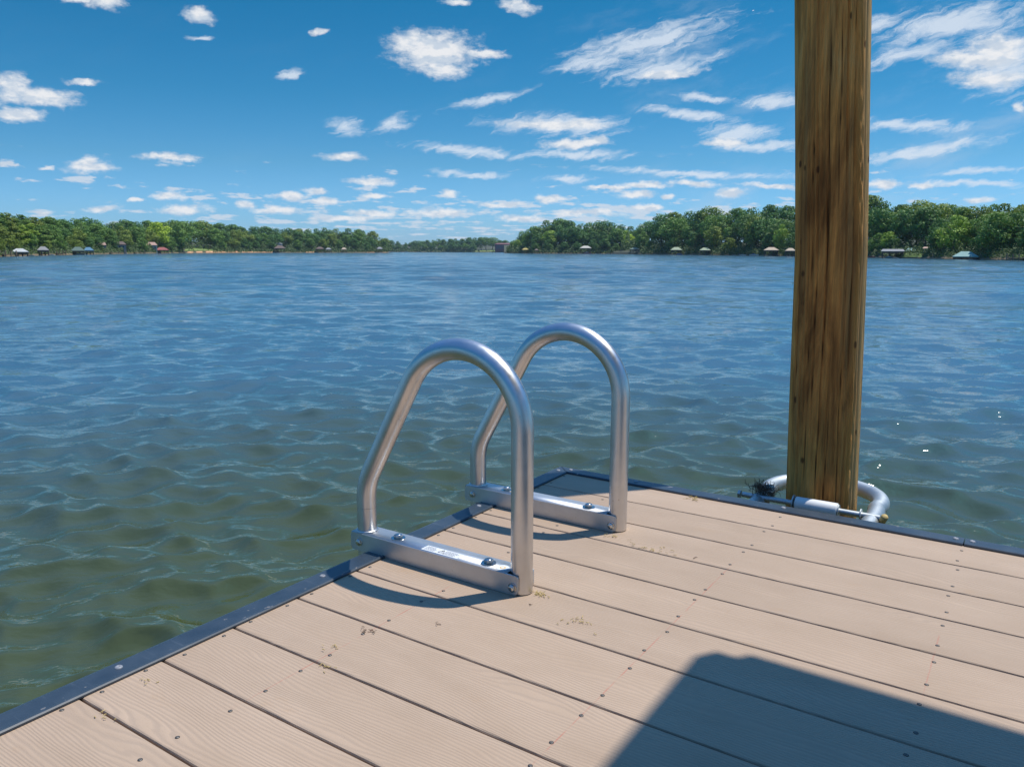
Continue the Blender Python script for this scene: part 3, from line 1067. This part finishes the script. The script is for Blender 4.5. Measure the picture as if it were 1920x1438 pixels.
# ---- tree prototypes, height 1
def crown_mesh(kind, seed, nleaf=3600):
    rr = random.Random(seed)
    lobes = []
    if kind == 'pine':
        for k in range(16):
            h = .30+.66*k/15
            w = .17*(1-((h-.45)/.62)**2 if h > .45 else 1)*rr.uniform(.6, 1.15)
            a = rr.uniform(0, 6.28)
            lobes.append((Vector((w*.55*math.cos(a), w*.55*math.sin(a), h)), Vector((w*.8+.03, w*.8+.03, .05))))
    else:
        W0 = {'round': .36, 'oval': .30, 'wide': .44, 'low': .42}[kind]
        zc, zr = {'round': (.60, .38), 'oval': (.56, .42), 'wide': (.62, .34), 'low': (.50, .46)}[kind]
        nl = 26
        for k in range(nl):
            u = rr.uniform(-.95, 1); a = k*2.4+rr.uniform(-.3, .3)
            s = math.sqrt(max(0, 1-u*u))
            q = rr.uniform(.62, .85)
            c = Vector((W0*s*math.cos(a)*q, W0*s*math.sin(a)*q, zc+zr*u*.80))
            r_ = rr.uniform(.085, .15)
            lobes.append((c, Vector((r_*1.15, r_*1.15, r_*.85))))
        for k in range(5):
            lobes.append((Vector((rr.gauss(0, .07), rr.gauss(0, .07), zc+rr.uniform(-.15, .15))), Vector((.17, .17, .15))))
    V, Fq = [], []
    wts = [l[1].x*l[1].y for l in lobes]
    for i in range(nleaf):
        c, r_ = rr.choices(lobes, wts)[0]
        d = Vector((rr.gauss(0, 1), rr.gauss(0, 1), rr.gauss(0, 1)+.25)).normalized()
        q = rr.uniform(.72, 1.06)
        p = c+Vector((d.x*r_.x, d.y*r_.y, d.z*r_.z))*q
        nrm = (d+Vector((rr.gauss(0, .45), rr.gauss(0, .45), rr.gauss(0, .45)+.2))).normalized()
        a = nrm.orthogonal().normalized(); a.rotate(Matrix.Rotation(rr.uniform(0, 6.28), 3, nrm)); b_ = nrm.cross(a)
        s = rr.uniform(.014, .028) if kind != 'pine' else rr.uniform(.012, .022)
        k = len(V)
        V += [p+a*s, p+b_*s*.8, p-a*s, p-b_*s*.7]
        Fq.append([k, k+1, k+2, k+3])
    me = bpy.data.meshes.new('crown'); me.from_pydata(V, [], Fq)
    me.materials.append(M['needles' if kind == 'pine' else 'broadleaf'])
    return me


def trunk_mesh(kind, seed):
    rr = random.Random(seed)
    mb = MB()
    r0 = .014 if kind == 'pine' else .020
    top = .95 if kind == 'pine' else .62
    pts = [Vector((rr.gauss(0, .004)*k, rr.gauss(0, .004)*k, -.03+(top+.03)*k/6)) for k in range(7)]
    mb.tube(pts, [r0*(1.25-.16*k) for k in range(7)], 8)
    for k in range(7):
        h = rr.uniform(.28, .6); a = k*2.4
        b0 = Vector((0, 0, h)); L = rr.uniform(.12, .24)*(.5 if kind == 'pine' else 1)
        mb.tube([b0, b0+Vector((math.cos(a)*L*.5, math.sin(a)*L*.5, L*.35)), b0+Vector((math.cos(a)*L, math.sin(a)*L, L*.8))], [r0*.5, r0*.35, r0*.15], 6)
    me = bpy.data.meshes.new('trunk')
    me.from_pydata(mb.v, [], mb.f); me.materials.append(M['bark'])
    return me


KINDS = ['round', 'round', 'oval', 'wide', 'low', 'oval', 'pine', 'pine']
PROTO = [(k, crown_mesh(k, 10+i), trunk_mesh(k, 30+i)) for i, k in enumerate(KINDS)]
BY = {}
for p in PROTO: BY.setdefault(p[0], []).append(p)
TR_ = random.Random(21)
ntree = 0


def tree(name, x, dist, inland, height, kinds, tint, label, group=None, wscale=1.):
    global ntree
    k = TR_.choice(kinds)
    _, cm, tm = TR_.choice(BY[k])
    p = far_pt(x, dist+inland); p.z = ground_z(inland)-.1
    e = empty(name, p, label=label, cat='pine tree' if k == 'pine' else 'tree', group=group)
    e.rotation_euler = (0, 0, TR_.uniform(0, 6.28))
    w = height*TR_.uniform(.9, 1.2)*wscale
    e.scale = (w, w, height)
    t = bpy.data.objects.new('trunk', tm); c_ = bpy.data.objects.new('crown', cm)
    for o in (t, c_):
        COL.objects.link(o); o.parent = e
    c_.color = (*tint, 1)
    ntree += 1
    return e


SKYL = [(-500, 380), (-200, 398), (0, 409), (50, 412), (95, 416), (130, 419), (180, 415), (190, 421), (230, 418), (300, 419), (345, 417), (400, 420), (440, 423), (480, 427), (560, 428),
        (600, 428), (640, 430), (665, 427), (690, 431), (710, 440), (727, 450)]
SK_GAP = [(700, 448), (727, 450), (760, 453), (800, 449), (850, 447), (880, 446), (895, 443), (930, 445), (945, 450), (960, 455)]
SK_HEAD = [(955, 462), (962, 452), (975, 437), (990, 430), (1010, 422), (1022, 412), (1070, 411), (1090, 418), (1130, 414), (1170, 420), (1205, 423)]
SK_R = [(1150, 440), (1190, 426), (1205, 420), (1225, 411), (1240, 401), (1270, 395), (1300, 398), (1340, 389), (1360, 398), (1400, 391), (1430, 389), (1460, 394), (1490, 391), (1540, 388), (1625, 379),
        (1640, 381), (1680, 389), (1720, 386), (1740, 385), (1760, 393), (1775, 391), (1800, 401), (1830, 397), (1870, 391), (1900, 397), (1920, 389), (2000, 380), (2500, 350)]


def row(tab, sk, x0, x1, step, inland, frac, kinds, tints, name, label, group, jit=.10, wscale=1., skip=()):
    x = x0+TR_.uniform(0, step*.5)
    while x < x1:
        if not any(a < x < b_ for a, b_ in skip):
            D = interp(tab, x)
            dd = inland*TR_.uniform(.8, 1.2)
            top_px = horizon_y(x)-interp(sk, x)
            full = (D+dd)*top_px/F+CAM.z
            fr = frac*(1-TR_.uniform(0, jit*2)) if jit else frac
            h = (full-ground_z(dd))*fr
            tree(name, x, D, dd, max(h, 2.0), kinds, TR_.choice(tints), label, group, wscale)
        x += step*TR_.uniform(.75, 1.3)


T = {'dark': (.62, .78, .80), 'mid': (.9, 1., .85), 'blue': (.66, .85, .95), 'olive': (1.25, 1.05, .8), 'bright': (1.7, 1.55, .95), 'grey': (.95, .95, 1.1), 'yellow': (2.6, 2.1, .9)}
DK = [T['dark'], T['mid'], T['blue'], T['mid'], T['dark'], T['olive']]
# left shore: pine stand, then mixed hardwoods
row(SHORE, SKYL, -150, 102, 13, 26, 1.0, ['pine'], [T['mid'], T['mid'], T['olive'], T['dark']], 'pine_tree', 'tall green pine in the back of the pine stand at the left shore end', 'pines at the left end of the shore', .05, 1.35)
row(SHORE, SKYL, -150, 102, 17, 10, .86, ['pine'], [T['mid'], T['olive'], T['bright']], 'pine_tree', 'lighter green pine in the lower front of the pine stand, left shore', 'front pines at the left end of the shore', .12, 1.45)
row(SHORE, SKYL, -150, 100, 28, 4, .52, ['low', 'oval'], [T['mid'], T['olive']], 'broadleaf_tree', 'low leafy tree at the foot of the pine stand on the left shore', 'low trees at the foot of the pine stand')
row(SHORE, SKYL, 95, 727, 20, 40, 1.0, ['round', 'wide', 'oval'], DK, 'broadleaf_tree', 'rounded dark tree forming the skyline of the left shore woods', 'skyline trees of the left shore', .05, 1.1)
row(SHORE, SKYL, 100, 722, 20, 20, .82, ['round', 'wide', 'oval'], DK, 'broadleaf_tree', 'leafy tree in the middle rows of the left shore woods', 'middle trees of the left shore', .1, 1.15, skip=((344, 395),))
row(SHORE, SKYL, 110, 725, 24, 7, .55, ['low', 'round', 'oval'], DK+[T['mid']], 'broadleaf_tree', 'shorter tree along the water of the left shore behind the boathouses', 'waterside trees of the left shore', .2, 1.2, skip=((272, 292), (344, 400), (520, 530)))
tree('broadleaf_tree', 299, interp(SHORE, 299), 12, 11.5, ['round'], T['yellow'], 'bright yellow-green tree above the red roofed boathouse', None, 1.1)
tree('broadleaf_tree', 331, interp(SHORE, 331), 9, 13.5, ['low'], T['mid'], 'large rounded dark green tree just before the clearing with the lawn', None, 1.2)
# distant end of the lake
row(GAPS, SK_GAP, 705, 958, 11, 40, 1.0, ['round', 'wide', 'oval'], [T['dark'], T['blue'], T['mid']], 'broadleaf_tree', 'small far tree on the skyline at the distant end of the lake', 'skyline trees at the far end of the lake', .08, 1.2)
row(GAPS, SK_GAP, 705, 940, 13, 8, .68, ['round', 'low', 'wide'], [T['dark'], T['blue'], T['mid'], T['grey']], 'broadleaf_tree', 'small far tree by the water at the distant end of the lake', 'waterside trees at the far end of the lake', .15, 1.3, skip=((890, 960),))
# headland
row(HEAD, SK_HEAD, 962, 1200, 19, 34, 1.0, ['round', 'wide', 'oval'], [T['dark'], T['blue'], T['mid']], 'broadleaf_tree', 'tall dark tree on the skyline of the central headland', 'skyline trees of the headland', .04, 1.05)
row(HEAD, SK_HEAD, 966, 1200, 22, 18, .80, ['round', 'oval'], [T['dark'], T['blue'], T['mid'], T['bright']], 'broadleaf_tree', 'tree in the middle rows of the central headland', 'middle trees of the headland', .1, 1.1)
row(HEAD, SK_HEAD, 968, 1200, 25, 6, .50, ['low', 'oval'], [T['dark'], T['blue'], T['mid']], 'broadleaf_tree', 'low tree at the water of the central headland', 'waterside trees of the headland', .2, 1.2)
tree('broadleaf_tree', 1178, interp(HEAD, 1178)-6, 6, 9.5, ['oval'], T['yellow'], 'yellow-green tree where the headland meets the right shore', None, .9)
# right shore
row(RIGHT, SK_R, 1200, 2100, 27, 34, 1.0, ['round', 'wide', 'oval', 'round'], [T['mid'], T['dark'], T['olive'], T['mid'], T['blue']], 'broadleaf_tree', 'tall tree on the skyline of the right shore woods', 'skyline trees of the right shore', .05, 1.0)
row(RIGHT, SK_R, 1200, 2100, 28, 18, .84, ['round', 'wide', 'oval'], [T['mid'], T['dark'], T['blue'], T['grey']], 'broadleaf_tree', 'leafy tree in the middle rows of the right shore woods', 'middle trees of the right shore', .1, 1.05)
row(RIGHT, SK_R, 1210, 2100, 36, 8, .55, ['low', 'round', 'oval'], [T['mid'], T['dark'], T['olive'], T['dark']], 'broadleaf_tree', 'shorter tree close to the water of the right shore', 'waterside trees of the right shore', .2, 1.1, skip=((1700, 1720), (1775, 1835)))
tree('broadleaf_tree', 1788, interp(RIGHT, 1788), 9, 7.6, ['low'], T['bright'], 'big light yellow-green tree left of the teal roofed boathouse', None, 1.0)
tree('broadleaf_tree', 1665, interp(RIGHT, 1665), 8, 5.0, ['round'], T['bright'], 'small bright tree right of the piling near the boat lift', None, 1.1)
tree('broadleaf_tree', 1870, interp(RIGHT, 1870), 8, 7.6, ['low'], T['mid'], 'broad rounded tree right of the teal roofed boathouse', None, 1.15)
tree('broadleaf_tree', 1462, interp(RIGHT, 1462), 7, 9.5, ['oval'], T['bright'], 'light green tree just left of the piling behind the tan boathouse', None, .8)
tree('broadleaf_tree', 1415, interp(RIGHT, 1415), 14, 12., ['round'], T['olive'], 'yellowish green tree above the moored blue boat', None, .9)


def undergrowth(name, tab, sk, x0, x1, n, depth, hpx, label, skip=(), near=0):
    rr = random.Random(int(x0)+3)
    V, Fq = [], []
    xs = []
    while len(xs) < n:
        x = rr.uniform(x0, x1)
        if any(a < x < b_ for a, b_ in skip) and rr.random() < .96: continue
        xs.append(x)
    for x in xs:
        D = interp(tab, x)
        s = .8+depth*rr.random()**1.4 if not near else rr.uniform(near, depth)
        hh = hpx*(D/F)*(.35+.65*abs(math.sin(x*.13)+.6*math.sin(x*.37+1))/1.6)*(.35+.65*min(1, s/6))
        if near: hh = max(1., (horizon_y(x)-interp(sk, x))*(D+s)/F*(.50+.18*math.sin(x*.21)+.1*math.sin(x*.53)))
        p = far_pt(x, D+s); p.z = ground_z(s)+rr.random()*hh
        nrm = (Vector((CAM.x-p.x, CAM.y-p.y, 0)).normalized()+Vector((rr.gauss(0, .6), rr.gauss(0, .6), rr.gauss(.6, .5)))).normalized()
        a = nrm.orthogonal().normalized(); a.rotate(Matrix.Rotation(rr.uniform(0, 6.28), 3, nrm)); b_ = nrm.cross(a)
        w = rr.uniform(.7, 1.5)*D/F*1.15
        k = len(V)
        V += [p+a*w, p+b_*w*.8, p-a*w, p-b_*w*.7]; Fq.append([k, k+1, k+2, k+3])
    me = bpy.data.meshes.new(name); me.from_pydata(V, [], Fq); me.materials.append(M['undergrowth'])
    o = bpy.data.objects.new(name, me); COL.objects.link(o)
    o.color = (1, 1, 1, 1)
    tag(o, label=label, cat='undergrowth', kind='stuff')


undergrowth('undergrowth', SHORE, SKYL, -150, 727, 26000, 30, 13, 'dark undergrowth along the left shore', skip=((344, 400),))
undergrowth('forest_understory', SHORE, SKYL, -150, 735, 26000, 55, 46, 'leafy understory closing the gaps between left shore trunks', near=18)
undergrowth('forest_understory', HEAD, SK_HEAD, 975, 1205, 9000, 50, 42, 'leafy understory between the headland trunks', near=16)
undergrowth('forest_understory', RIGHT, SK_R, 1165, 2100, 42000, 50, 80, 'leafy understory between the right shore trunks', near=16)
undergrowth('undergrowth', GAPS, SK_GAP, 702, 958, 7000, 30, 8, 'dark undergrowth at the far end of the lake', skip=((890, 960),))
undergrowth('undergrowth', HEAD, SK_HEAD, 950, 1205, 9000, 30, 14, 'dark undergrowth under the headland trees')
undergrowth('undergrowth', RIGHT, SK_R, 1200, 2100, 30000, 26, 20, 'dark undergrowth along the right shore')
patch('beach', 340, 500, SHORE, .1, 3.2, 'clay', 'orange clay beach below the lawn on the left shore')
patch('lawn', 346, 402, SHORE, 3.0, 40, 'lawn', 'sunlit lawn clearing on the left shore', .15)
patch('lawn', 886, 962, GAPS, 1.0, 30, 'lawn', 'pale lawn before the long red building', .15)
patch('clay_bank', 573, 592, SHORE, .1, 2.2, 'clay', 'orange clay bank left of the middle boathouses')
patch('clay_bank', 684, 730, SHORE, .1, 1.2, 'clay', 'orange clay edge near the end of the left shore')
patch('clay_bank', 480, 516, SHORE, .1, 2.0, 'clay', 'orange clay bank beside the brown boathouse')
patch('lawn', 1683, 1730, RIGHT, .5, 7, 'lawn', 'bright grassy bank right of the piling', .15)
patch('lawn', 1895, 1980, RIGHT, .5, 6, 'lawn', 'bright grassy bank at the right end of the shore', .15)


# ------------------------------------------------------------------ shoreline buildings and boats
def colour(name, c, r=.6):
    if name not in M: simple(name, c, r, var=.08, scale=1.)
    return M[name]


C_ = {'white': (.62, .64, .62), 'teal': (.16, .36, .33), 'blue': (.08, .25, .38), 'grey': (.30, .30, .29), 'tan': (.55, .42, .28), 'red': (.38, .10, .08), 'peach': (.55, .33, .24),
      'yellow': (.55, .43, .10), 'sage': (.35, .42, .25), 'brown': (.16, .10, .07), 'brick': (.26, .09, .08), 'cream': (.62, .56, .45), 'navy': (.04, .10, .28), 'darkgreen': (.10, .17, .13), 'glass': (.05, .07, .09)}
for k_, v_ in C_.items(): colour('c_'+k_, tuple(.72*q for q in v_))


def placer(x, tab, out):
    """frame at the water's edge: px = metres per photo pixel there; local x to the right, y away from the water"""
    D = interp(tab, x)+out
    p = far_pt(x, D)
    a = bearing(x)
    return p, a-PI/2, D/F


def hip(mb, w, d, z0, z1, over=.0, ridge=.35, mi=0):
    x, y = w/2+over, d/2+over
    rx_ = w*ridge/2
    t = .12
    V = [(-x, -y, z0), (x, -y, z0), (x, y, z0), (-x, y, z0), (-rx_, 0, z1), (rx_, 0, z1), (-x, -y, z0-t), (x, -y, z0-t), (x, y, z0-t), (-x, y, z0-t)]
    mb.add(V, [[0, 1, 5, 4], [1, 2, 5], [2, 3, 4, 5], [3, 0, 4], [6, 7, 1, 0], [7, 8, 2, 1], [8, 9, 3, 2], [9, 6, 0, 3], [9, 8, 7, 6]], mi)


def boathouse(x, y_top, y_eave, wpx, roofc, label, tab, out=-3, ridge=.35, boat=None, name='boathouse', post='c_brown'):
    p, rz, s = placer(x, tab, out)
    root = empty(name, p, label=label, cat='boathouse'); root.rotation_euler.z = rz
    def hz_(y): return CAM.z+(horizon_y(x)-y)*s-WATER_Z
    w = wpx*s; d = w*.8
    ze, zt_ = hz_(y_eave), hz_(y_top)
    mb = MB(); hip(mb, w, d, ze, zt_, .0, ridge)
    mb.build('roof', M['c_'+roofc], root)
    for sx in (-1, -.33, .33, 1):
        for sy in (-1, 1):
            if abs(sx) < 1 and sy < 0 and sx > 0: continue
            mb = MB(); mb.tube([(sx*w*.42, sy*d*.4, -2.2), (sx*w*.42, sy*d*.4, ze-.1)], .11, 8)
            mb.build('post', M[post], root)
    mb = MB()
    mb.box((-w*.47, -d*.45, .28), (-w*.30, d*.5, .45)); mb.box((w*.30, -d*.45, .28), (w*.47, d*.5, .45)); mb.box((-w*.295, d*.3, .28), (w*.295, d*.5, .45))
    mb.build('deck', M['timber_post'], root)
    mb = MB(); mb.box((-w*.40, -d*.43, ze-.42), (w*.40, -d*.39, ze-.14)); mb.build('header_beam', M[post], root)
    return root, p, rz, w, d, s


def boat(x, wpx, hull, label, tab, out=-5, cover=None, lift=0., hfac=.30, dy=0.):
    p, rz, s = placer(x, tab, out)
    L = wpx*s
    root = empty('motor_boat', (p.x, p.y, WATER_Z+lift), label=label, cat='boat')
    root.rotation_euler.z = rz+dy
    V, Fq = [], []
    N = 10
    B = L*.17; H = L*hfac*.55
    for i in range(N+1):
        t = i/N
        w = B*(1-max(0, (t-.45)/.55)**2.2)
        xx = -L/2+L*t
        sh = H*(.85+.25*t*t)
        for yy, zz in ((-w, sh), (-w*.86, H*.25), (0, -H*.25+H*.45*max(0, t-.6)), (w*.86, H*.25), (w, sh)):
            V.append((xx, yy, zz))
    for i in range(N):
        for j in range(4): Fq.append([i*5+j, (i+1)*5+j, (i+1)*5+j+1, i*5+j+1])
    Fq.append([0, 1, 2, 3, 4])
    mb = MB(); mb.add(V, Fq)
    mb.build('hull', M['c_'+hull], root, fix=True)
    mb = MB()
    pr = [(-L*.47, H*.80), (L*.30, H*.92), (L*.12, H*1.25), (-L*.05, H*1.65), (-L*.22, H*1.2)]
    mb.prism(pr, lambda a, b: (a, -B*.7, b), lambda a, b: (a, B*.7, b))
    mb.build('cover', M['c_'+(cover or 'grey')], root)
    mb = MB(); mb.box((-L*.54, -B*.18, H*.1), (-L*.49, B*.18, H*1.3), .02)
    mb.build('outboard_motor', M['float_plastic'], root)


def house(x, y_top, y_eave, y_base, wpx, roofc, wallc, label, tab, inland, name='house', cat='house', nwin=4):
    D = interp(tab, x)+inland
    p = far_pt(x, D); s = D/F
    zt_, ze = CAM.z+(horizon_y(x)-y_top)*s, CAM.z+(horizon_y(x)-y_eave)*s
    zb = max(ground_z(inland)-.2, CAM.z+(horizon_y(x)-y_base)*s)
    zb = min(zb, ze-1.5)
    root = empty(name, (p.x, p.y, zb), label=label, cat=cat); root.rotation_euler.z = bearing(x)-PI/2
    w = wpx*s; d = min(w*.7, 9)
    h = ze-zb
    mb = MB(); mb.box((-w*.46, -d*.45, -1.5), (w*.46, d*.45, h-.13)); mb.build('wall', M['c_'+wallc], root)
    mb = MB(); hip(mb, w, d, h, zt_-zb, 0, .6); mb.build('roof', M['c_'+roofc], root)
    for i in range(nwin):
        xx = -w*.4+w*.8*(i+.5)/nwin
        ww = min(.5*w*.8/nwin, 1.1)
        mb = MB(); mb.box((xx-ww/2-.08, -d*.45-.08, h*.30), (xx+ww/2+.08, -d*.45-.01, h*.78)); f = mb.build('window', M['c_white'], root)
        mb = MB(); mb.box((xx-ww/2, -d*.45-.10, h*.30+.08), (xx+ww/2, -d*.45-.082, h*.78-.08)); mb.build('pane', M['c_glass'], f)
    return root


B = boathouse
B(37, 466.5, 471.5, 24, 'white', 'boathouse with wide pale green-white hipped roof at the left end of the shore', SHORE)
B(81, 463.5, 469, 17, 'grey', 'small grey roofed boathouse second from the left end', SHORE)
B(146, 464, 470, 21, 'darkgreen', 'dark green roofed boathouse with a white boat under it', SHORE)
boat(151, 13, 'white', 'white boat moored under the dark green boathouse roof', SHORE, -6, 'grey')
B(166, 464.5, 469.5, 16, 'blue', 'bright blue roofed boathouse beside the dark green one', SHORE)
boat(97, 8, 'white', 'small white boat right of the grey roofed boathouse', SHORE, -4, 'white')
boat(58, 9, 'grey', 'low grey boat right of the pale roofed boathouse at the left end', SHORE, -3, 'tan')
B(304, 464.5, 469, 22, 'red', 'red roofed boathouse below the yellow-green tree', SHORE)
house(284, 456, 461, 470, 20, 'peach', 'cream', 'house with peach roof above the left shore boathouses', SHORE, 9)
house(222, 455, 460, 468, 26, 'brown', 'grey', 'brown roofed house half hidden in the left shore trees', SHORE, 10)
house(193, 456, 461, 468, 12, 'peach', 'brown', 'small reddish house between trees right of the blue boathouse', SHORE, 10, nwin=2)
house(524, 456, 459, 465, 12, 'grey', 'white', 'small grey house up behind the brown boathouse', SHORE, 12, nwin=2)
B(525, 461, 466, 20, 'brown', 'brown roofed boathouse right of the clay beach', SHORE)
B(600, 463.5, 467, 15, 'brown', 'left one of two brown boathouses at the middle of the left shore', SHORE)
B(616, 465, 468, 11, 'grey', 'small grey boathouse beside the brown one at the middle of the left shore', SHORE)
B(645, 464.5, 468, 10, 'tan', 'small tan roofed boathouse alone before the dark woods', SHORE)
B(712, 463.5, 467, 11, 'grey', 'last grey boathouse near the tip of the left shore', SHORE)
boat(762, 5, 'white', 'tiny white boat at the distant end of the lake', GAPS, -10)
house(944, 456.5, 458.5, 470, 34, 'brick', 'brick', 'long red brick building at the distant end of the lake', GAPS, 6, 'lodge', 'building', 7)
B(985, 465.5, 468.5, 13, 'yellow', 'small yellow roofed boathouse at the tip of the headland', HEAD)
B(1006, 467, 469.5, 8, 'brown', 'tiny brown boathouse right of the yellow roofed one', HEAD)
B(1098, 461.5, 465.5, 22, 'cream', 'cream roofed boathouse with red boat on the headland', HEAD)
boat(1101, 14, 'red', 'red boat below the cream roofed boathouse', HEAD, -7, 'white')
B(1190, 464.5, 468, 19, 'darkgreen', 'dark roofed boathouse in the cove between headland and right shore', RIGHT)
B(1268, 464, 469, 21, 'sage', 'sage green roofed boathouse with a blue boat', RIGHT)
boat(1274, 11, 'navy', 'blue boat moored by the sage green roofed boathouse', RIGHT, -7, 'blue')
B(1322, 465, 469.5, 20, 'sage', 'second sage green roofed boathouse right of the one with the blue boat', RIGHT)
boat(1334, 7, 'tan', 'small tan boat at the right side of the second sage roofed boathouse', RIGHT, -4, 'tan')
boat(1376, 7, 'grey', 'small grey boat between the sage and tan boathouses', RIGHT, -4, 'grey')
boat(1393, 11, 'white', 'white boat left of the blue covered boat', RIGHT, -4, 'grey')
boat(1414, 16, 'white', 'white boat with blue cover left of the tan boathouse', RIGHT, -5, 'navy')
B(1446, 464.5, 469.5, 26, 'tan', 'wide tan roofed boathouse left of the piling', RIGHT)
B(1482, 466, 470.5, 18, 'tan', 'tan roofed boathouse partly hidden by the piling', RIGHT)
boat(1635, 12, 'red', 'small red boat immediately right of the piling', RIGHT, -4, 'brown')
B(1674, 468, 471.5, 36, 'grey', 'long low grey boat lift roof right of the piling', RIGHT, -2, .85)
boat(1668, 13, 'teal', 'teal boat under the long low grey roof', RIGHT, -5, 'white')
boat(1680, 9, 'cream', 'small cream boat right of the teal boat', RIGHT, -6, 'tan')
house(1708, 466.5, 471, 478, 16, 'teal', 'grey', 'small pale teal roofed shed on the grassy bank', RIGHT, 8, 'shed', 'shed', 1)
house(1738, 464.5, 467, 473, 15, 'peach', 'cream', 'cream and peach cottage among trees of the right shore', RIGHT, 10, 'cottage', 'cottage', 2)
B(1811, 472, 480, 37, 'teal', 'large teal green roofed boathouse on the right shore', RIGHT, -3)
boat(1823, 11, 'brown', 'brown boat inside the large teal roofed boathouse', RIGHT, -3, 'tan')
house(1318, 446, 450, 458, 14, 'grey', 'cream', 'grey roofed house seen through trees above the second sage boathouse', RIGHT, 16, nwin=2)


def low_dock(x, wpx, label, tab, out=-2.2):
    p, rz, s = placer(x, tab, out)
    root = empty('timber_dock', p, label=label, cat='dock'); root.rotation_euler.z = rz
    w = wpx*s
    mb = MB(); mb.box((-w/2, -.9, .35), (w/2, 1.6, .5)); mb.build('deck', M['timber_post'], root)
    k = 5
    for i in range(k):
        mb = MB(); mb.tube([(-w/2+.1+(w-.2)*i/(k-1), -.95, -2), (-w/2+.1+(w-.2)*i/(k-1), -.95, 1.1)], .1, 8); mb.build('post', M['timber_post'], root)


low_dock(1912, 34, 'low brown timber dock at the right edge of the shore', RIGHT)
low_dock(10, 30, 'low timber dock left of the pale roofed boathouse', SHORE)
low_dock(112, 18, 'low timber dock between the grey and dark green boathouses', SHORE)
low_dock(210, 40, 'long low timber dock right of the blue boathouse', SHORE)
low_dock(255, 26, 'low timber dock below the peach roofed house', SHORE)
print('trees', ntree)
# ------------------------------------------------------------------ air
mb = MB(); mb.box((-1500, -900, -4.2), (900, 1500, 45))
hz_o = mb.build('haze', simple('haze_volume', (1, 1, 1)), kind='stuff', label='thin blue summer haze over the lake', cat='haze')
hm = M['haze_volume']; nt_ = hm.node_tree
for nd in list(nt_.nodes):
    if nd.type != 'OUTPUT_MATERIAL': nt_.nodes.remove(nd)
pv = nt_.nodes.new('ShaderNodeVolumePrincipled')
pv.inputs['Color'].default_value = (.62, .80, 1., 1)
pv.inputs['Density'].default_value = .00010
nt_.links.new(pv.outputs[0], nt_.nodes['Material Output'].inputs['Volume'])

# ------------------------------------------------------------------ render settings
cy_ = sc.cycles
cy_.max_bounces = 6; cy_.diffuse_bounces = 3; cy_.glossy_bounces = 3; cy_.transmission_bounces = 2; cy_.transparent_max_bounces = 4
cy_.sample_clamp_indirect = 4
cy_.sample_clamp_direct = 10
cy_.use_denoising = True
